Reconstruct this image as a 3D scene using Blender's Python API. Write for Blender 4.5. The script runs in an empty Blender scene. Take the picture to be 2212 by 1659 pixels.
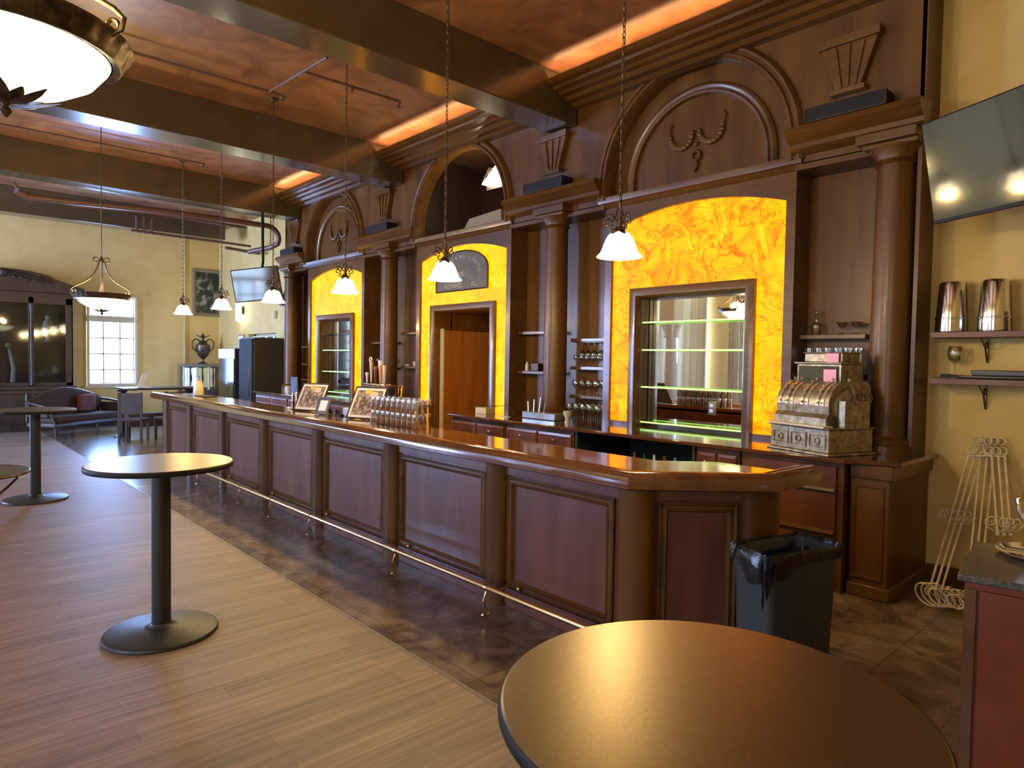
import bpy, math, random
from mathutils import Vector, Matrix, Euler
random.seed(7)
S = bpy.context.scene
COL = S.collection
PI = math.pi
# ------------------------------------------------------------------ camera
FPX, YAW, PIT, ROL, EYE = 1437.35, .7386, -.035294, .016487, 1.75
fw = Vector((math.sin(YAW)*math.cos(PIT), math.cos(YAW)*math.cos(PIT), math.sin(PIT)))
r0 = Vector((math.cos(YAW), -math.sin(YAW), 0)); u0 = r0.cross(fw)
rt = math.cos(ROL)*r0 + math.sin(ROL)*u0
up = -math.sin(ROL)*r0 + math.cos(ROL)*u0
cam = bpy.data.objects.new('camera', bpy.data.cameras.new('camera'))
COL.objects.link(cam)
cam.matrix_world = Matrix(((rt.x, up.x, -fw.x, 0), (rt.y, up.y, -fw.y, 0), (rt.z, up.z, -fw.z, EYE), (0, 0, 0, 1)))
cam.data.sensor_width = 36; cam.data.lens = FPX/2212*36
cam.data.clip_start = .05; cam.data.clip_end = 200
S.camera = cam
# ------------------------------------------------------------------ view, world, daylight
S.view_settings.view_transform = 'Standard'; S.view_settings.look = 'None'
S.view_settings.gamma = 1; S.view_settings.exposure = 1.38
S.view_settings.use_curve_mapping = False
try:
    S.cycles.use_denoising = True
    S.cycles.max_bounces = 7; S.cycles.diffuse_bounces = 4; S.cycles.glossy_bounces = 4
    S.cycles.transmission_bounces = 4; S.cycles.transparent_max_bounces = 16
    S.cycles.caustics_reflective = False; S.cycles.caustics_refractive = False
    S.cycles.sample_clamp_indirect = 4.0
except Exception: pass
W = bpy.data.worlds.new('sky'); S.world = W; W.use_nodes = True
W.node_tree.nodes['Background'].inputs[0].default_value = (.75, .88, 1, 1)
W.node_tree.nodes['Background'].inputs[1].default_value = 2.0

def area(name, loc, rot, sx, sy, power, color):
    l = bpy.data.lights.new(name, 'AREA'); l.shape = 'RECTANGLE'; l.size = sx; l.size_y = sy
    l.energy = power; l.color = color
    o = bpy.data.objects.new(name, l); o.location = loc; o.rotation_euler = rot; COL.objects.link(o); return o
def point(name, loc, power, color, r=.05, parent=None):
    l = bpy.data.lights.new(name, 'POINT'); l.energy = power; l.color = color; l.shadow_soft_size = r
    o = bpy.data.objects.new(name, l); o.location = loc; o.parent = parent; COL.objects.link(o); return o
DAY = (.36, .52, 1.0)
ORD = ['leftmost', 'second from left', 'third from left', 'fourth from left', 'fifth from left', 'sixth from left', 'seventh from left', 'eighth from left', 'ninth from left']
LEFT_WIN = [(-.2, 2.0), (4.4, 2.0), (8.8, 2.0), (11.75, 2.0), (15.4, 2.0)]      # centre y, width of the tall left windows
for yc, w in LEFT_WIN:
    area('daylight', (-5.45, yc, 2.3), (0, -PI/2, 0), 3.4, w-.1, 30 if yc < 1 else 60 if yc < 6 else 300 if yc < 10 else 850, (1, .85, .62) if yc < 1 else (.42, .62, 1) if yc < 6 else DAY)
area('daylight', (3.76, 19.12, 2.07), (-PI/2, 0, 0), 1.1, 2.3, 120, (.22, .44, 1))
area('daylight', (6.62, 15.9, 1.2), (0, PI/2, 0), 2.2, 1.7, 95, (.22, .45, 1))
WARM = (1.0, .70, .27)

# ------------------------------------------------------------------ mesh builder
def root_matrix(p):
    while p.parent: p = p.parent
    return Matrix.Translation(p.location) @ p.rotation_euler.to_matrix().to_4x4()
class M:
    def __init__(s): s.v = []; s.f = []
    def add(s, vs, fs):
        n = len(s.v); s.v += [tuple(v) for v in vs]; s.f += [tuple(i+n for i in f) for f in fs]; return s
    def box(s, x0, x1, y0, y1, z0, z1, T=None, taper=1.0):
        cx, cy = (x0+x1)/2, (y0+y1)/2
        vs = []
        for z, k in ((z0, taper), (z1, 1.0)):
            for x, y in ((x0, y0), (x1, y0), (x1, y1), (x0, y1)): vs.append((cx+(x-cx)*k, cy+(y-cy)*k, z))
        if T: vs = [T(*v) for v in vs]
        return s.add(vs, [(0, 3, 2, 1), (4, 5, 6, 7), (0, 1, 5, 4), (1, 2, 6, 5), (2, 3, 7, 6), (3, 0, 4, 7)])
    def prism(s, poly, T0, T1):
        n = len(poly); vs = [T0(*p) for p in poly] + [T1(*p) for p in poly]
        return s.add(vs, [tuple(range(n-1, -1, -1)), tuple(range(n, 2*n))] + [(i, (i+1) % n, n+(i+1) % n, n+i) for i in range(n)])
    def pz(s, poly, z0, z1): return s.prism(poly, lambda a, b: (a, b, z0), lambda a, b: (a, b, z1))      # poly in x,y
    def px(s, poly, x0, x1): return s.prism(poly, lambda a, b: (x0, a, b), lambda a, b: (x1, a, b))      # poly in y,z
    def py(s, poly, y0, y1): return s.prism(poly, lambda a, b: (a, y0, b), lambda a, b: (a, y1, b))      # poly in x,z
    def lathe(s, prof, cx=0, cy=0, cz=0, n=24, sx=1, sy=1, a0=0, a1=2*PI, T=None, wob=None):
        full = abs(a1-a0-2*PI) < 1e-6; k = n if full else n+1; vs = []
        for r, z in prof:
            for i in range(k):
                a = a0+(a1-a0)*i/n; rr = r*(wob(a, z) if wob else 1)
                vs.append((cx+rr*math.cos(a)*sx, cy+rr*math.sin(a)*sy, cz+z))
        fs = []
        for j in range(len(prof)-1):
            for i in range(n if full else n):
                i2 = (i+1) % k
                fs.append((j*k+i, j*k+i2, (j+1)*k+i2, (j+1)*k+i))
        if full and prof[0][0] > 1e-4: fs.append(tuple(range(k-1, -1, -1)))
        if full and prof[-1][0] > 1e-4: fs.append(tuple((len(prof)-1)*k+i for i in range(k)))
        if T: vs = [T(*v) for v in vs]
        return s.add(vs, fs)
    def tube(s, pts, r, n=8, closed=False, taper=None):
        pts = [Vector(p) for p in pts]; m = len(pts); vs = []; up_ = None
        for i, p in enumerate(pts):
            if closed: t = pts[(i+1) % m]-pts[i-1]
            else: t = pts[min(i+1, m-1)]-pts[max(i-1, 0)]
            t.normalize()
            if up_ is None:
                up_ = Vector((0, 0, 1)) if abs(t.z) < .9 else Vector((1, 0, 0))
            a = t.cross(up_)
            if a.length < 1e-4: a = t.cross(Vector((1, .3, 0)))
            a.normalize(); b = a.cross(t).normalized(); up_ = b
            rr = r*(taper(i/(m-1)) if taper else 1)
            for k in range(n):
                q = 2*PI*k/n; vs.append(p+a*rr*math.cos(q)+b*rr*math.sin(q))
        fs = [(i*n+k, i*n+(k+1) % n, ((i+1) % m)*n+(k+1) % n, ((i+1) % m)*n+k) for i in range(m if closed else m-1) for k in range(n)]
        if not closed: fs += [tuple(range(n-1, -1, -1)), tuple((m-1)*n+k for k in range(n))]
        return s.add(vs, fs)
    def frame(s, T, u0_, u1, v0, v1, prof):
        """mitred rectangular moulding; prof = [(inset, height)]"""
        vs = []
        for d, h in prof:
            for a, b in ((u0_+d, v0+d), (u1-d, v0+d), (u1-d, v1-d), (u0_+d, v1-d)): vs.append(T(a, b, h))
        return s.add(vs, [(j*4+i, j*4+(i+1) % 4, (j+1)*4+(i+1) % 4, (j+1)*4+i) for j in range(len(prof)-1) for i in range(4)])
    def arch(s, T, uc, vc, prof, leg=0, n=32):
        """half-round moulding with straight legs; prof = [(radius, height)]"""
        vs = []; ang = [None]+[PI*i/n for i in range(n+1)]+[None]; k = len(ang)
        for r, h in prof:
            for i, a in enumerate(ang):
                if a is None: u = uc+(r if i == 0 else -r); v = vc-leg
                else: u = uc+r*math.cos(a); v = vc+r*math.sin(a)
                vs.append(T(u, v, h))
        return s.add(vs, [(j*k+i, j*k+i+1, (j+1)*k+i+1, (j+1)*k+i) for j in range(len(prof)-1) for i in range(k-1)])
    def sphere(s, c, r, n=12, sz=1):
        return s.lathe([(max(1e-5, r*math.sin(PI*j/(n//2))), -r*sz*math.cos(PI*j/(n//2))) for j in range(n//2+1)], c[0], c[1], c[2], n)
    def torus(s, c, R, r, n=20, m=6, ax='z', a0=0, a1=2*PI, sx=1, sy=1):
        full = abs(a1-a0-2*PI) < 1e-6; pts = []
        for i in range(n if full else n+1):
            a = a0+(a1-a0)*i/n; p, q = R*math.cos(a)*sx, R*math.sin(a)*sy
            pts.append({'z': (c[0]+p, c[1]+q, c[2]), 'x': (c[0], c[1]+p, c[2]+q), 'y': (c[0]+p, c[1], c[2]+q)}[ax])
        return s.tube(pts, r, m, closed=full)
    def build(s, name, m, parent=None, label=None, smooth=True, bevel=0, local=False, ang=38):
        vs = s.v
        if parent is not None and not local:
            inv = root_matrix(parent).inverted(); vs = [tuple(inv @ Vector(v)) for v in vs]
        me = bpy.data.meshes.new(name); me.from_pydata(vs, [], s.f); me.validate(); me.update()
        o = bpy.data.objects.new(name, me); COL.objects.link(o)
        if parent is not None: o.parent = parent
        me.materials.append(m)
        if smooth:
            me.polygons.foreach_set('use_smooth', [True]*len(me.polygons))
            try: me.set_sharp_from_angle(angle=math.radians(ang))
            except Exception: pass
        if bevel:
            b = o.modifiers.new('bevel', 'BEVEL'); b.width = bevel; b.segments = 2; b.limit_method = 'ANGLE'; b.angle_limit = math.radians(40)
        if label: o['label'] = label
        return o
def tag(o, label, cat, group=None, kind=None):
    o['label'] = label; o['category'] = cat
    if group: o['group'] = group
    if kind: o['kind'] = kind
    return o
def thing(name, label, cat, loc=(0, 0, 0), rz=0, group=None):
    o = bpy.data.objects.new(name, None); COL.objects.link(o); o.empty_display_size = .1
    o.location = loc; o.rotation_euler = (0, 0, rz); return tag(o, label, cat, group)
def struct(o): o['kind'] = 'structure'; return o
def dup(root, loc, rz=None, label=None, group=None):
    r = root.copy(); COL.objects.link(r); r.location = loc
    if rz is not None: r.rotation_euler = (0, 0, rz)
    if label: r['label'] = label
    if group: r['group'] = group
    def rec(a, b):
        for ch in list(a.children):
            c = ch.copy(); COL.objects.link(c); c.parent = b; rec(ch, c)
    rec(root, r); return r
def text(name, body, size, m, T, parent, extrude=.002):
    """lettering as mesh; T maps (u, v, h) of the lettering plane to the place"""
    cu = bpy.data.curves.new(name, 'FONT'); cu.body = body; cu.size = size; cu.align_x = 'CENTER'; cu.align_y = 'CENTER'; cu.extrude = extrude
    t = bpy.data.objects.new(name, cu); COL.objects.link(t)
    dg = bpy.context.evaluated_depsgraph_get(); me = bpy.data.meshes.new_from_object(t.evaluated_get(dg))
    vs = [T(v.co.x, v.co.y, v.co.z) for v in me.vertices]; fs = [tuple(p.vertices) for p in me.polygons]
    bpy.data.objects.remove(t)
    mm = M(); mm.add(vs, fs); return mm

# ------------------------------------------------------------------ materials
def mat(name, c, rough=.5, metal=0, c2=None, ns=6, st=(1, 1, 1), bump=0, coat=0, spec=.5, emis=None, es=0, detail=6, contrast=(.35, .65), world=False, dist=.4):
    m = bpy.data.materials.new(name); m.use_nodes = True; nt = m.node_tree; b = nt.nodes['Principled BSDF']
    b.inputs['Base Color'].default_value = (*c, 1); b.inputs['Roughness'].default_value = rough; b.inputs['Metallic'].default_value = metal
    b.inputs['Specular IOR Level'].default_value = spec; b.inputs['Coat Weight'].default_value = coat; b.inputs['Coat Roughness'].default_value = .12
    if emis: b.inputs['Emission Color'].default_value = (*emis, 1); b.inputs['Emission Strength'].default_value = es
    if c2 or bump:
        tc = nt.nodes.new('ShaderNodeTexCoord'); mp = nt.nodes.new('ShaderNodeMapping'); no = nt.nodes.new('ShaderNodeTexNoise')
        nt.links.new(tc.outputs['Object'], mp.inputs[0]); mp.inputs['Scale'].default_value = st
        nt.links.new(mp.outputs[0], no.inputs['Vector']); no.inputs['Scale'].default_value = ns; no.inputs['Detail'].default_value = detail; no.inputs['Distortion'].default_value = dist
        if c2:
            cr = nt.nodes.new('ShaderNodeValToRGB'); cr.color_ramp.elements[0].color = (*c, 1); cr.color_ramp.elements[1].color = (*c2, 1)
            cr.color_ramp.elements[0].position, cr.color_ramp.elements[1].position = contrast
            nt.links.new(no.outputs['Fac'], cr.inputs[0]); nt.links.new(cr.outputs[0], b.inputs['Base Color'])
        if bump:
            bp = nt.nodes.new('ShaderNodeBump'); bp.inputs['Strength'].default_value = bump; bp.inputs['Distance'].default_value = .01
            nt.links.new(no.outputs['Fac'], bp.inputs['Height']); nt.links.new(bp.outputs[0], b.inputs['Normal'])
    return m
def glow(name, c, s):
    m = bpy.data.materials.new(name); m.use_nodes = True; nt = m.node_tree; b = nt.nodes['Principled BSDF']
    b.inputs['Base Color'].default_value = (.8, .75, .65, 1); b.inputs['Roughness'].default_value = .3
    b.inputs['Emission Color'].default_value = (*c, 1); b.inputs['Emission Strength'].default_value = s
    return m
def thin_glass(name, tint=(1, 1, 1), refl=.12, extra=0.0):
    m = bpy.data.materials.new(name); m.use_nodes = True; nt = m.node_tree; nt.nodes.clear()
    out = nt.nodes.new('ShaderNodeOutputMaterial'); mx = nt.nodes.new('ShaderNodeMixShader'); tr = nt.nodes.new('ShaderNodeBsdfTransparent'); gl = nt.nodes.new('ShaderNodeBsdfGlossy'); lw = nt.nodes.new('ShaderNodeLayerWeight')
    tr.inputs[0].default_value = (*tint, 1); gl.inputs['Roughness'].default_value = .04; lw.inputs[0].default_value = refl
    ad = nt.nodes.new('ShaderNodeMath'); ad.operation = 'ADD'; ad.use_clamp = True; ad.inputs[1].default_value = extra
    nt.links.new(lw.outputs['Facing'], ad.inputs[0]); nt.links.new(ad.outputs[0], mx.inputs[0])
    nt.links.new(tr.outputs[0], mx.inputs[1]); nt.links.new(gl.outputs[0], mx.inputs[2]); nt.links.new(mx.outputs[0], out.inputs[0]); return m

MAH = mat('mahogany', (.078, .030, .005), .40, c2=(.138, .062, .012), ns=5, st=(1, 1, .12), bump=.04, coat=.08, spec=.35)
MAHH = mat('mahogany_rails', (.082, .033, .006), .30, c2=(.142, .064, .014), ns=5, st=(1, .12, 1), bump=.03, coat=.2)
BARF = mat('bar_front_stain', (.105, .038, .024), .36, c2=(.170, .068, .042), ns=6, st=(1, 1, .15), bump=.03, coat=.2)
BARTOP = mat('varnished_bar_top', (.16, .060, .018), .07, c2=(.27, .11, .035), ns=4, st=(2, .15, 1), coat=1.0, spec=.8)
DARKW = mat('dark_oak', (.026, .014, .009), .45, c2=(.05, .027, .017), ns=6, st=(1, 1, .2))
REDW = mat('red_wood', (.095, .026, .009), .38, c2=(.15, .046, .016), ns=5, st=(1, 1, .12), coat=.2)
WALL = mat('ochre_paint', (.62, .44, .145), .75, c2=(.68, .495, .18), ns=2.5, bump=.03)
CREAM = mat('cream_paint', (.62, .55, .36), .6, c2=(.66, .58, .40), ns=3)
CEIL = mat('terracotta_faux_finish', (.19, .085, .038), .36, c2=(.42, .21, .10), ns=2.2, detail=12, dist=1.2, contrast=(.3, .72))
BEAM = mat('beam_paint', (.085, .066, .034), .26, .25, c2=(.105, .082, .044), ns=3, coat=.6)
IRON = mat('aged_bronze', (.06, .045, .03), .38, .8, c2=(.16, .12, .08), ns=30)
BLACK = mat('black_powder_coat', (.022, .024, .025), .42, c2=(.03, .032, .034), ns=60, bump=.05)
BLKPL = mat('black_plastic', (.010, .010, .009), .55, spec=.3)
SCREEN = mat('black_screen', (.006, .006, .007), .06, spec=1.0, coat=.35)
TOP = mat('table_laminate', (.165, .115, .060), .34, .72, c2=(.195, .135, .072), ns=120, bump=.015)
STEEL = mat('brushed_steel', (.72, .72, .72), .14, 1.0)
CHROME = mat('chrome', (.85, .85, .85), .07, 1.0)
BRASS = mat('satin_brass', (.78, .62, .34), .25, 1.0)
OLDBR = mat('old_register_metal', (.20, .16, .10), .42, .75, c2=(.42, .36, .25), ns=22, bump=.25)
REGKEY = mat('register_keys', (.5, .45, .36), .3, .6)
WHITE = mat('white_enamel', (.78, .76, .68), .4)
PAPER = mat('white_paper', (.80, .80, .78), .7)
PINK = mat('pink_card', (.85, .38, .55), .6, emis=(.9, .45, .6), es=.0)
WROUGHT = mat('cream_wrought_iron', (.72, .63, .40), .45, .2, c2=(.5, .4, .22), ns=20, contrast=(.4, .8))
BAG = mat('bin_bag', (.012, .013, .014), .22, bump=.9, ns=9)
BINM = mat('bin_plastic', (.035, .042, .045), .45)
VELV = mat('worn_velvet', (.045, .026, .020), .9, c2=(.08, .045, .034), ns=40)
SOFAW = mat('sofa_frame_wood', (.05, .027, .018), .4, coat=.15)
GRAN = mat('dark_granite', (.05, .05, .045), .16, c2=(.13, .12, .10), ns=60)
COPPER = mat('painted_pipe', (.15, .082, .066), .38, .2)
STONE = mat('pale_column_stone', (.55, .52, .45), .6, c2=(.62, .6, .52), ns=8)
CURT = mat('sheer_curtain', (.72, .66, .52), .8)
_t = CURT.node_tree.nodes.new('ShaderNodeBsdfTranslucent'); _m = CURT.node_tree.nodes.new('ShaderNodeMixShader'); _t.inputs[0].default_value = (.8, .72, .55, 1); _m.inputs[0].default_value = .10
CURT.node_tree.links.new(CURT.node_tree.nodes['Principled BSDF'].outputs[0], _m.inputs[1]); CURT.node_tree.links.new(_t.outputs[0], _m.inputs[2]); CURT.node_tree.links.new(_m.outputs[0], CURT.node_tree.nodes['Material Output'].inputs[0])
GLASS = thin_glass('clear_glass', (.95, .97, .95), .35, .10)
PANE = thin_glass('window_glass', (.98, .99, 1), .08, .01)
CABGL = thin_glass('cabinet_glass', (.75, .8, .82), .12, .05)
SHADE = glow('lit_shade_glass', (1.0, .86, .58), 3.6)
BOWLG = glow('lit_bowl_glass', (1.0, .93, .55), 1.5)
LED = glow('orange_strip_light', (1.0, .54, .24), 17)
EDGE = glow('edge_lit_green_acrylic', (.30, 1.0, .05), .42)
MIRROR = mat('mirror_silver', (.88, .9, .88), .015, 1.0)
GREENB = mat('dark_green_liner', (.012, .03, .016), .5)

def amber(name, cols, scale, dist, vein):
    m = bpy.data.materials.new(name); m.use_nodes = True; nt = m.node_tree; b = nt.nodes['Principled BSDF']
    tc = nt.nodes.new('ShaderNodeTexCoord')
    n0 = nt.nodes.new('ShaderNodeTexNoise'); n0.inputs['Scale'].default_value = 1.7; n0.inputs['Detail'].default_value = 2
    sub = nt.nodes.new('ShaderNodeVectorMath'); sub.operation = 'SCALE'; sub.inputs['Scale'].default_value = .9
    add = nt.nodes.new('ShaderNodeVectorMath'); add.operation = 'ADD'
    nt.links.new(tc.outputs['Object'], n0.inputs['Vector']); nt.links.new(n0.outputs['Color'], sub.inputs[0]); nt.links.new(tc.outputs['Object'], add.inputs[0]); nt.links.new(sub.outputs[0], add.inputs[1])
    n1 = nt.nodes.new('ShaderNodeTexNoise'); n1.inputs['Scale'].default_value = scale; n1.inputs['Detail'].default_value = 3.2; n1.inputs['Distortion'].default_value = dist; n1.inputs['Roughness'].default_value = .5
    nt.links.new(add.outputs[0], n1.inputs['Vector'])
    cr = nt.nodes.new('ShaderNodeValToRGB'); e = cr.color_ramp.elements; P = (.24, .36, .45, .58, .74)
    e[0].position = P[0]; e[0].color = (*cols[0], 1); e[1].position = P[4]; e[1].color = (*cols[4], 1)
    for q in (1, 2, 3): a = e.new(P[q]); a.color = (*cols[q], 1)
    nt.links.new(n1.outputs['Fac'], cr.inputs[0])
    n2 = nt.nodes.new('ShaderNodeTexNoise'); n2.inputs['Scale'].default_value = scale*1.15; n2.inputs['Detail'].default_value = 2.5; n2.inputs['Distortion'].default_value = dist*1.3
    nt.links.new(add.outputs[0], n2.inputs['Vector'])
    sb = nt.nodes.new('ShaderNodeMath'); sb.operation = 'SUBTRACT'; sb.inputs[1].default_value = .5; ab = nt.nodes.new('ShaderNodeMath'); ab.operation = 'ABSOLUTE'
    nt.links.new(n2.outputs['Fac'], sb.inputs[0]); nt.links.new(sb.outputs[0], ab.inputs[0])
    vr = nt.nodes.new('ShaderNodeValToRGB'); vr.color_ramp.elements[0].position = 0; vr.color_ramp.elements[0].color = (*vein, 1); vr.color_ramp.elements[1].position = .035; vr.color_ramp.elements[1].color = (1, 1, 1, 1)
    nt.links.new(ab.outputs[0], vr.inputs[0]); mu = nt.nodes.new('ShaderNodeVectorMath'); mu.operation = 'MULTIPLY'
    nt.links.new(cr.outputs[0], mu.inputs[0]); nt.links.new(vr.outputs[0], mu.inputs[1]); nt.links.new(mu.outputs[0], b.inputs['Emission Color'])
    b.inputs['Emission Strength'].default_value = .39; b.inputs['Base Color'].default_value = (.02, .01, .0, 1); b.inputs['Roughness'].default_value = .5; b.inputs['Specular IOR Level'].default_value = .15
    return m
AMBER = [amber('backlit_amber_resin', ((1.0, .20, 0), (1.9, .42, .0), (2.3, .56, .0), (2.4, .68, .0), (2.4, .90, .02)), 2.3, 2.2, (.62, .38, .3)),
         amber('backlit_yellow_resin', ((2.0, .52, 0), (2.4, .64, .0), (2.4, .74, .0), (2.4, .84, .0), (2.4, 1.0, .07)), 3.0, 1.6, (.85, .72, .5))]
def plank():
    m = bpy.data.materials.new('plank_floor'); m.use_nodes = True; nt = m.node_tree; b = nt.nodes['Principled BSDF']
    tc = nt.nodes.new('ShaderNodeTexCoord'); br = nt.nodes.new('ShaderNodeTexBrick'); br.offset = .37
    nt.links.new(tc.outputs['Object'], br.inputs['Vector'])
    br.inputs['Scale'].default_value = 1; br.inputs['Brick Width'].default_value = 1.22; br.inputs['Row Height'].default_value = .15; br.inputs['Mortar Size'].default_value = .0015
    br.inputs['Color1'].default_value = (.235, .165, .122, 1); br.inputs['Color2'].default_value = (.315, .222, .165, 1); br.inputs['Mortar'].default_value = (.17, .105, .075, 1)
    mp = nt.nodes.new('ShaderNodeMapping'); mp.inputs['Scale'].default_value = (.5, 9, 1); no = nt.nodes.new('ShaderNodeTexNoise'); no.inputs['Scale'].default_value = 3; no.inputs['Detail'].default_value = 8; no.inputs['Distortion'].default_value = .6
    nt.links.new(tc.outputs['Object'], mp.inputs[0]); nt.links.new(mp.outputs[0], no.inputs['Vector'])
    cr = nt.nodes.new('ShaderNodeValToRGB'); cr.color_ramp.elements[0].position = .3; cr.color_ramp.elements[0].color = (.6, .58, .56, 1); cr.color_ramp.elements[1].position = .7; cr.color_ramp.elements[1].color = (1.15, 1.12, 1.1, 1)
    nt.links.new(no.outputs['Fac'], cr.inputs[0])
    mx = nt.nodes.new('ShaderNodeMixRGB'); mx.blend_type = 'MULTIPLY'; mx.inputs[0].default_value = 1
    nt.links.new(br.outputs['Color'], mx.inputs[1]); nt.links.new(cr.outputs[0], mx.inputs[2]); nt.links.new(mx.outputs[0], b.inputs['Base Color'])
    b.inputs['Roughness'].default_value = .50; b.inputs['Specular IOR Level'].default_value = .6
    bp = nt.nodes.new('ShaderNodeBump'); bp.inputs['Strength'].default_value = .12; bp.inputs['Distance'].default_value = .01
    nt.links.new(no.outputs['Fac'], bp.inputs['Height']); nt.links.new(bp.outputs[0], b.inputs['Normal']); return m
def tile():
    m = bpy.data.materials.new('brown_stone_tile'); m.use_nodes = True; nt = m.node_tree; b = nt.nodes['Principled BSDF']
    tc = nt.nodes.new('ShaderNodeTexCoord'); br = nt.nodes.new('ShaderNodeTexBrick'); br.offset = 0
    nt.links.new(tc.outputs['Object'], br.inputs['Vector'])
    br.inputs['Scale'].default_value = 1; br.inputs['Brick Width'].default_value = .46; br.inputs['Row Height'].default_value = .46; br.inputs['Mortar Size'].default_value = .004
    br.inputs['Color1'].default_value = (1, 1, 1, 1); br.inputs['Color2'].default_value = (.82, .82, .82, 1); br.inputs['Mortar'].default_value = (.45, .45, .45, 1)
    no = nt.nodes.new('ShaderNodeTexNoise'); no.inputs['Scale'].default_value = 3.2; no.inputs['Detail'].default_value = 6; no.inputs['Distortion'].default_value = 1.5
    nt.links.new(tc.outputs['Object'], no.inputs['Vector'])
    cr = nt.nodes.new('ShaderNodeValToRGB'); cr.color_ramp.elements[0].position = .35; cr.color_ramp.elements[0].color = (.10, .066, .042, 1); cr.color_ramp.elements[1].position = .72; cr.color_ramp.elements[1].color = (.31, .23, .15, 1)
    nt.links.new(no.outputs['Fac'], cr.inputs[0])
    mx = nt.nodes.new('ShaderNodeMixRGB'); mx.blend_type = 'MULTIPLY'; mx.inputs[0].default_value = 1
    nt.links.new(cr.outputs[0], mx.inputs[1]); nt.links.new(br.outputs['Color'], mx.inputs[2]); nt.links.new(mx.outputs[0], b.inputs['Base Color'])
    b.inputs['Roughness'].default_value = .20; b.inputs['Specular IOR Level'].default_value = .6
    bp = nt.nodes.new('ShaderNodeBump'); bp.inputs['Strength'].default_value = .06; bp.inputs['Distance'].default_value = .01
    nt.links.new(no.outputs['Fac'], bp.inputs['Height']); nt.links.new(bp.outputs[0], b.inputs['Normal']); return m
PLANK, TILE = plank(), tile()

# ------------------------------------------------------------------ room shell
CZ = 5.08; XL, XR, YN, YF = -5.2, 6.3, -3.0, 18.8
BB0, BB1 = 1.77, 13.72          # ends of the back bar
struct(M().box(XL, 2.19, YN, YF, -.05, 0).build('floor', PLANK, smooth=False))
struct(M().box(2.19, 9.0, YN, YF, -.05, 0).build('floor', TILE, smooth=False))
struct(M().box(2.182, 2.200, YN, 16.5, 0, .004).build('trim_1', mat('threshold_strip', (.20, .16, .11), .4), smooth=False))
struct(M().box(XL, 9.0, YN, YF+.3, CZ, CZ+.1).build('ceiling', CEIL, smooth=False))
for i, y in enumerate((1.0, 5.44, 9.19, 12.95, 16.70)):
    b = M().box(XL, 5.93 if y < 16 else 5.75, y, y+.43, 4.55, CZ)
    struct(b.build('ceiling_beam', BEAM, smooth=False, bevel=.012))
def wall_holes(axis, pos, t, a0, a1, z0, z1, holes):
    """wall slab with rectangular holes [(h0,h1,k0,k1)] sorted along a"""
    m = M()
    def bx(p0, p1, q0, q1):
        if p1-p0 < 1e-4 or q1-q0 < 1e-4: return
        if axis == 'x': m.box(pos, pos+t, p0, p1, q0, q1)
        else: m.box(p0, p1, pos, pos+t, q0, q1)
    cur = a0
    for h0, h1, k0, k1 in holes:
        bx(cur, h0, z0, z1); bx(h0, h1, z0, k0); bx(h0, h1, k1, z1); cur = h1
    bx(cur, a1, z0, z1); return m
struct(wall_holes('x', XR, .3, YN, BB0+.02, 0, CZ, []).build('wall_right', WALL, smooth=False))
struct(wall_holes('x', XR, .3, BB1, YF, 0, CZ, [(15.0, 16.8, .0, 2.3)]).build('wall_right', WALL, smooth=False))
struct(wall_holes('y', YF, .3, XL, 9.0, 0, CZ, [(3.22, 4.30, .97, 3.2)]).build('wall_far', WALL, smooth=False))
struct(wall_holes('x', XL-.3, .3, YN, YF, 0, CZ, [(y-w/2, y+w/2, .6, 4.0) for y, w in LEFT_WIN]).build('wall_left', WALL, smooth=False))
struct(M().box(XL, 6.6, YN-.3, YN, 0, CZ).build('wall_near', WALL, smooth=False))
struct(M().box(9.0, 9.1, BB0, YF, 0, CZ).build('wall_back', DARKW, smooth=False))
struct(M().box(6.6, 9.0, BB0-.1, BB0, 0, CZ).build('wall_back', DARKW, smooth=False))
struct(M().box(6.27, 6.3, YN, BB0-.05, 0, .12).build('baseboard_right', MAH, smooth=False))
struct(M().box(XL, 5.3, YF-.02, YF, 0, .14).build('baseboard_far', DARKW, smooth=False))
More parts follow.
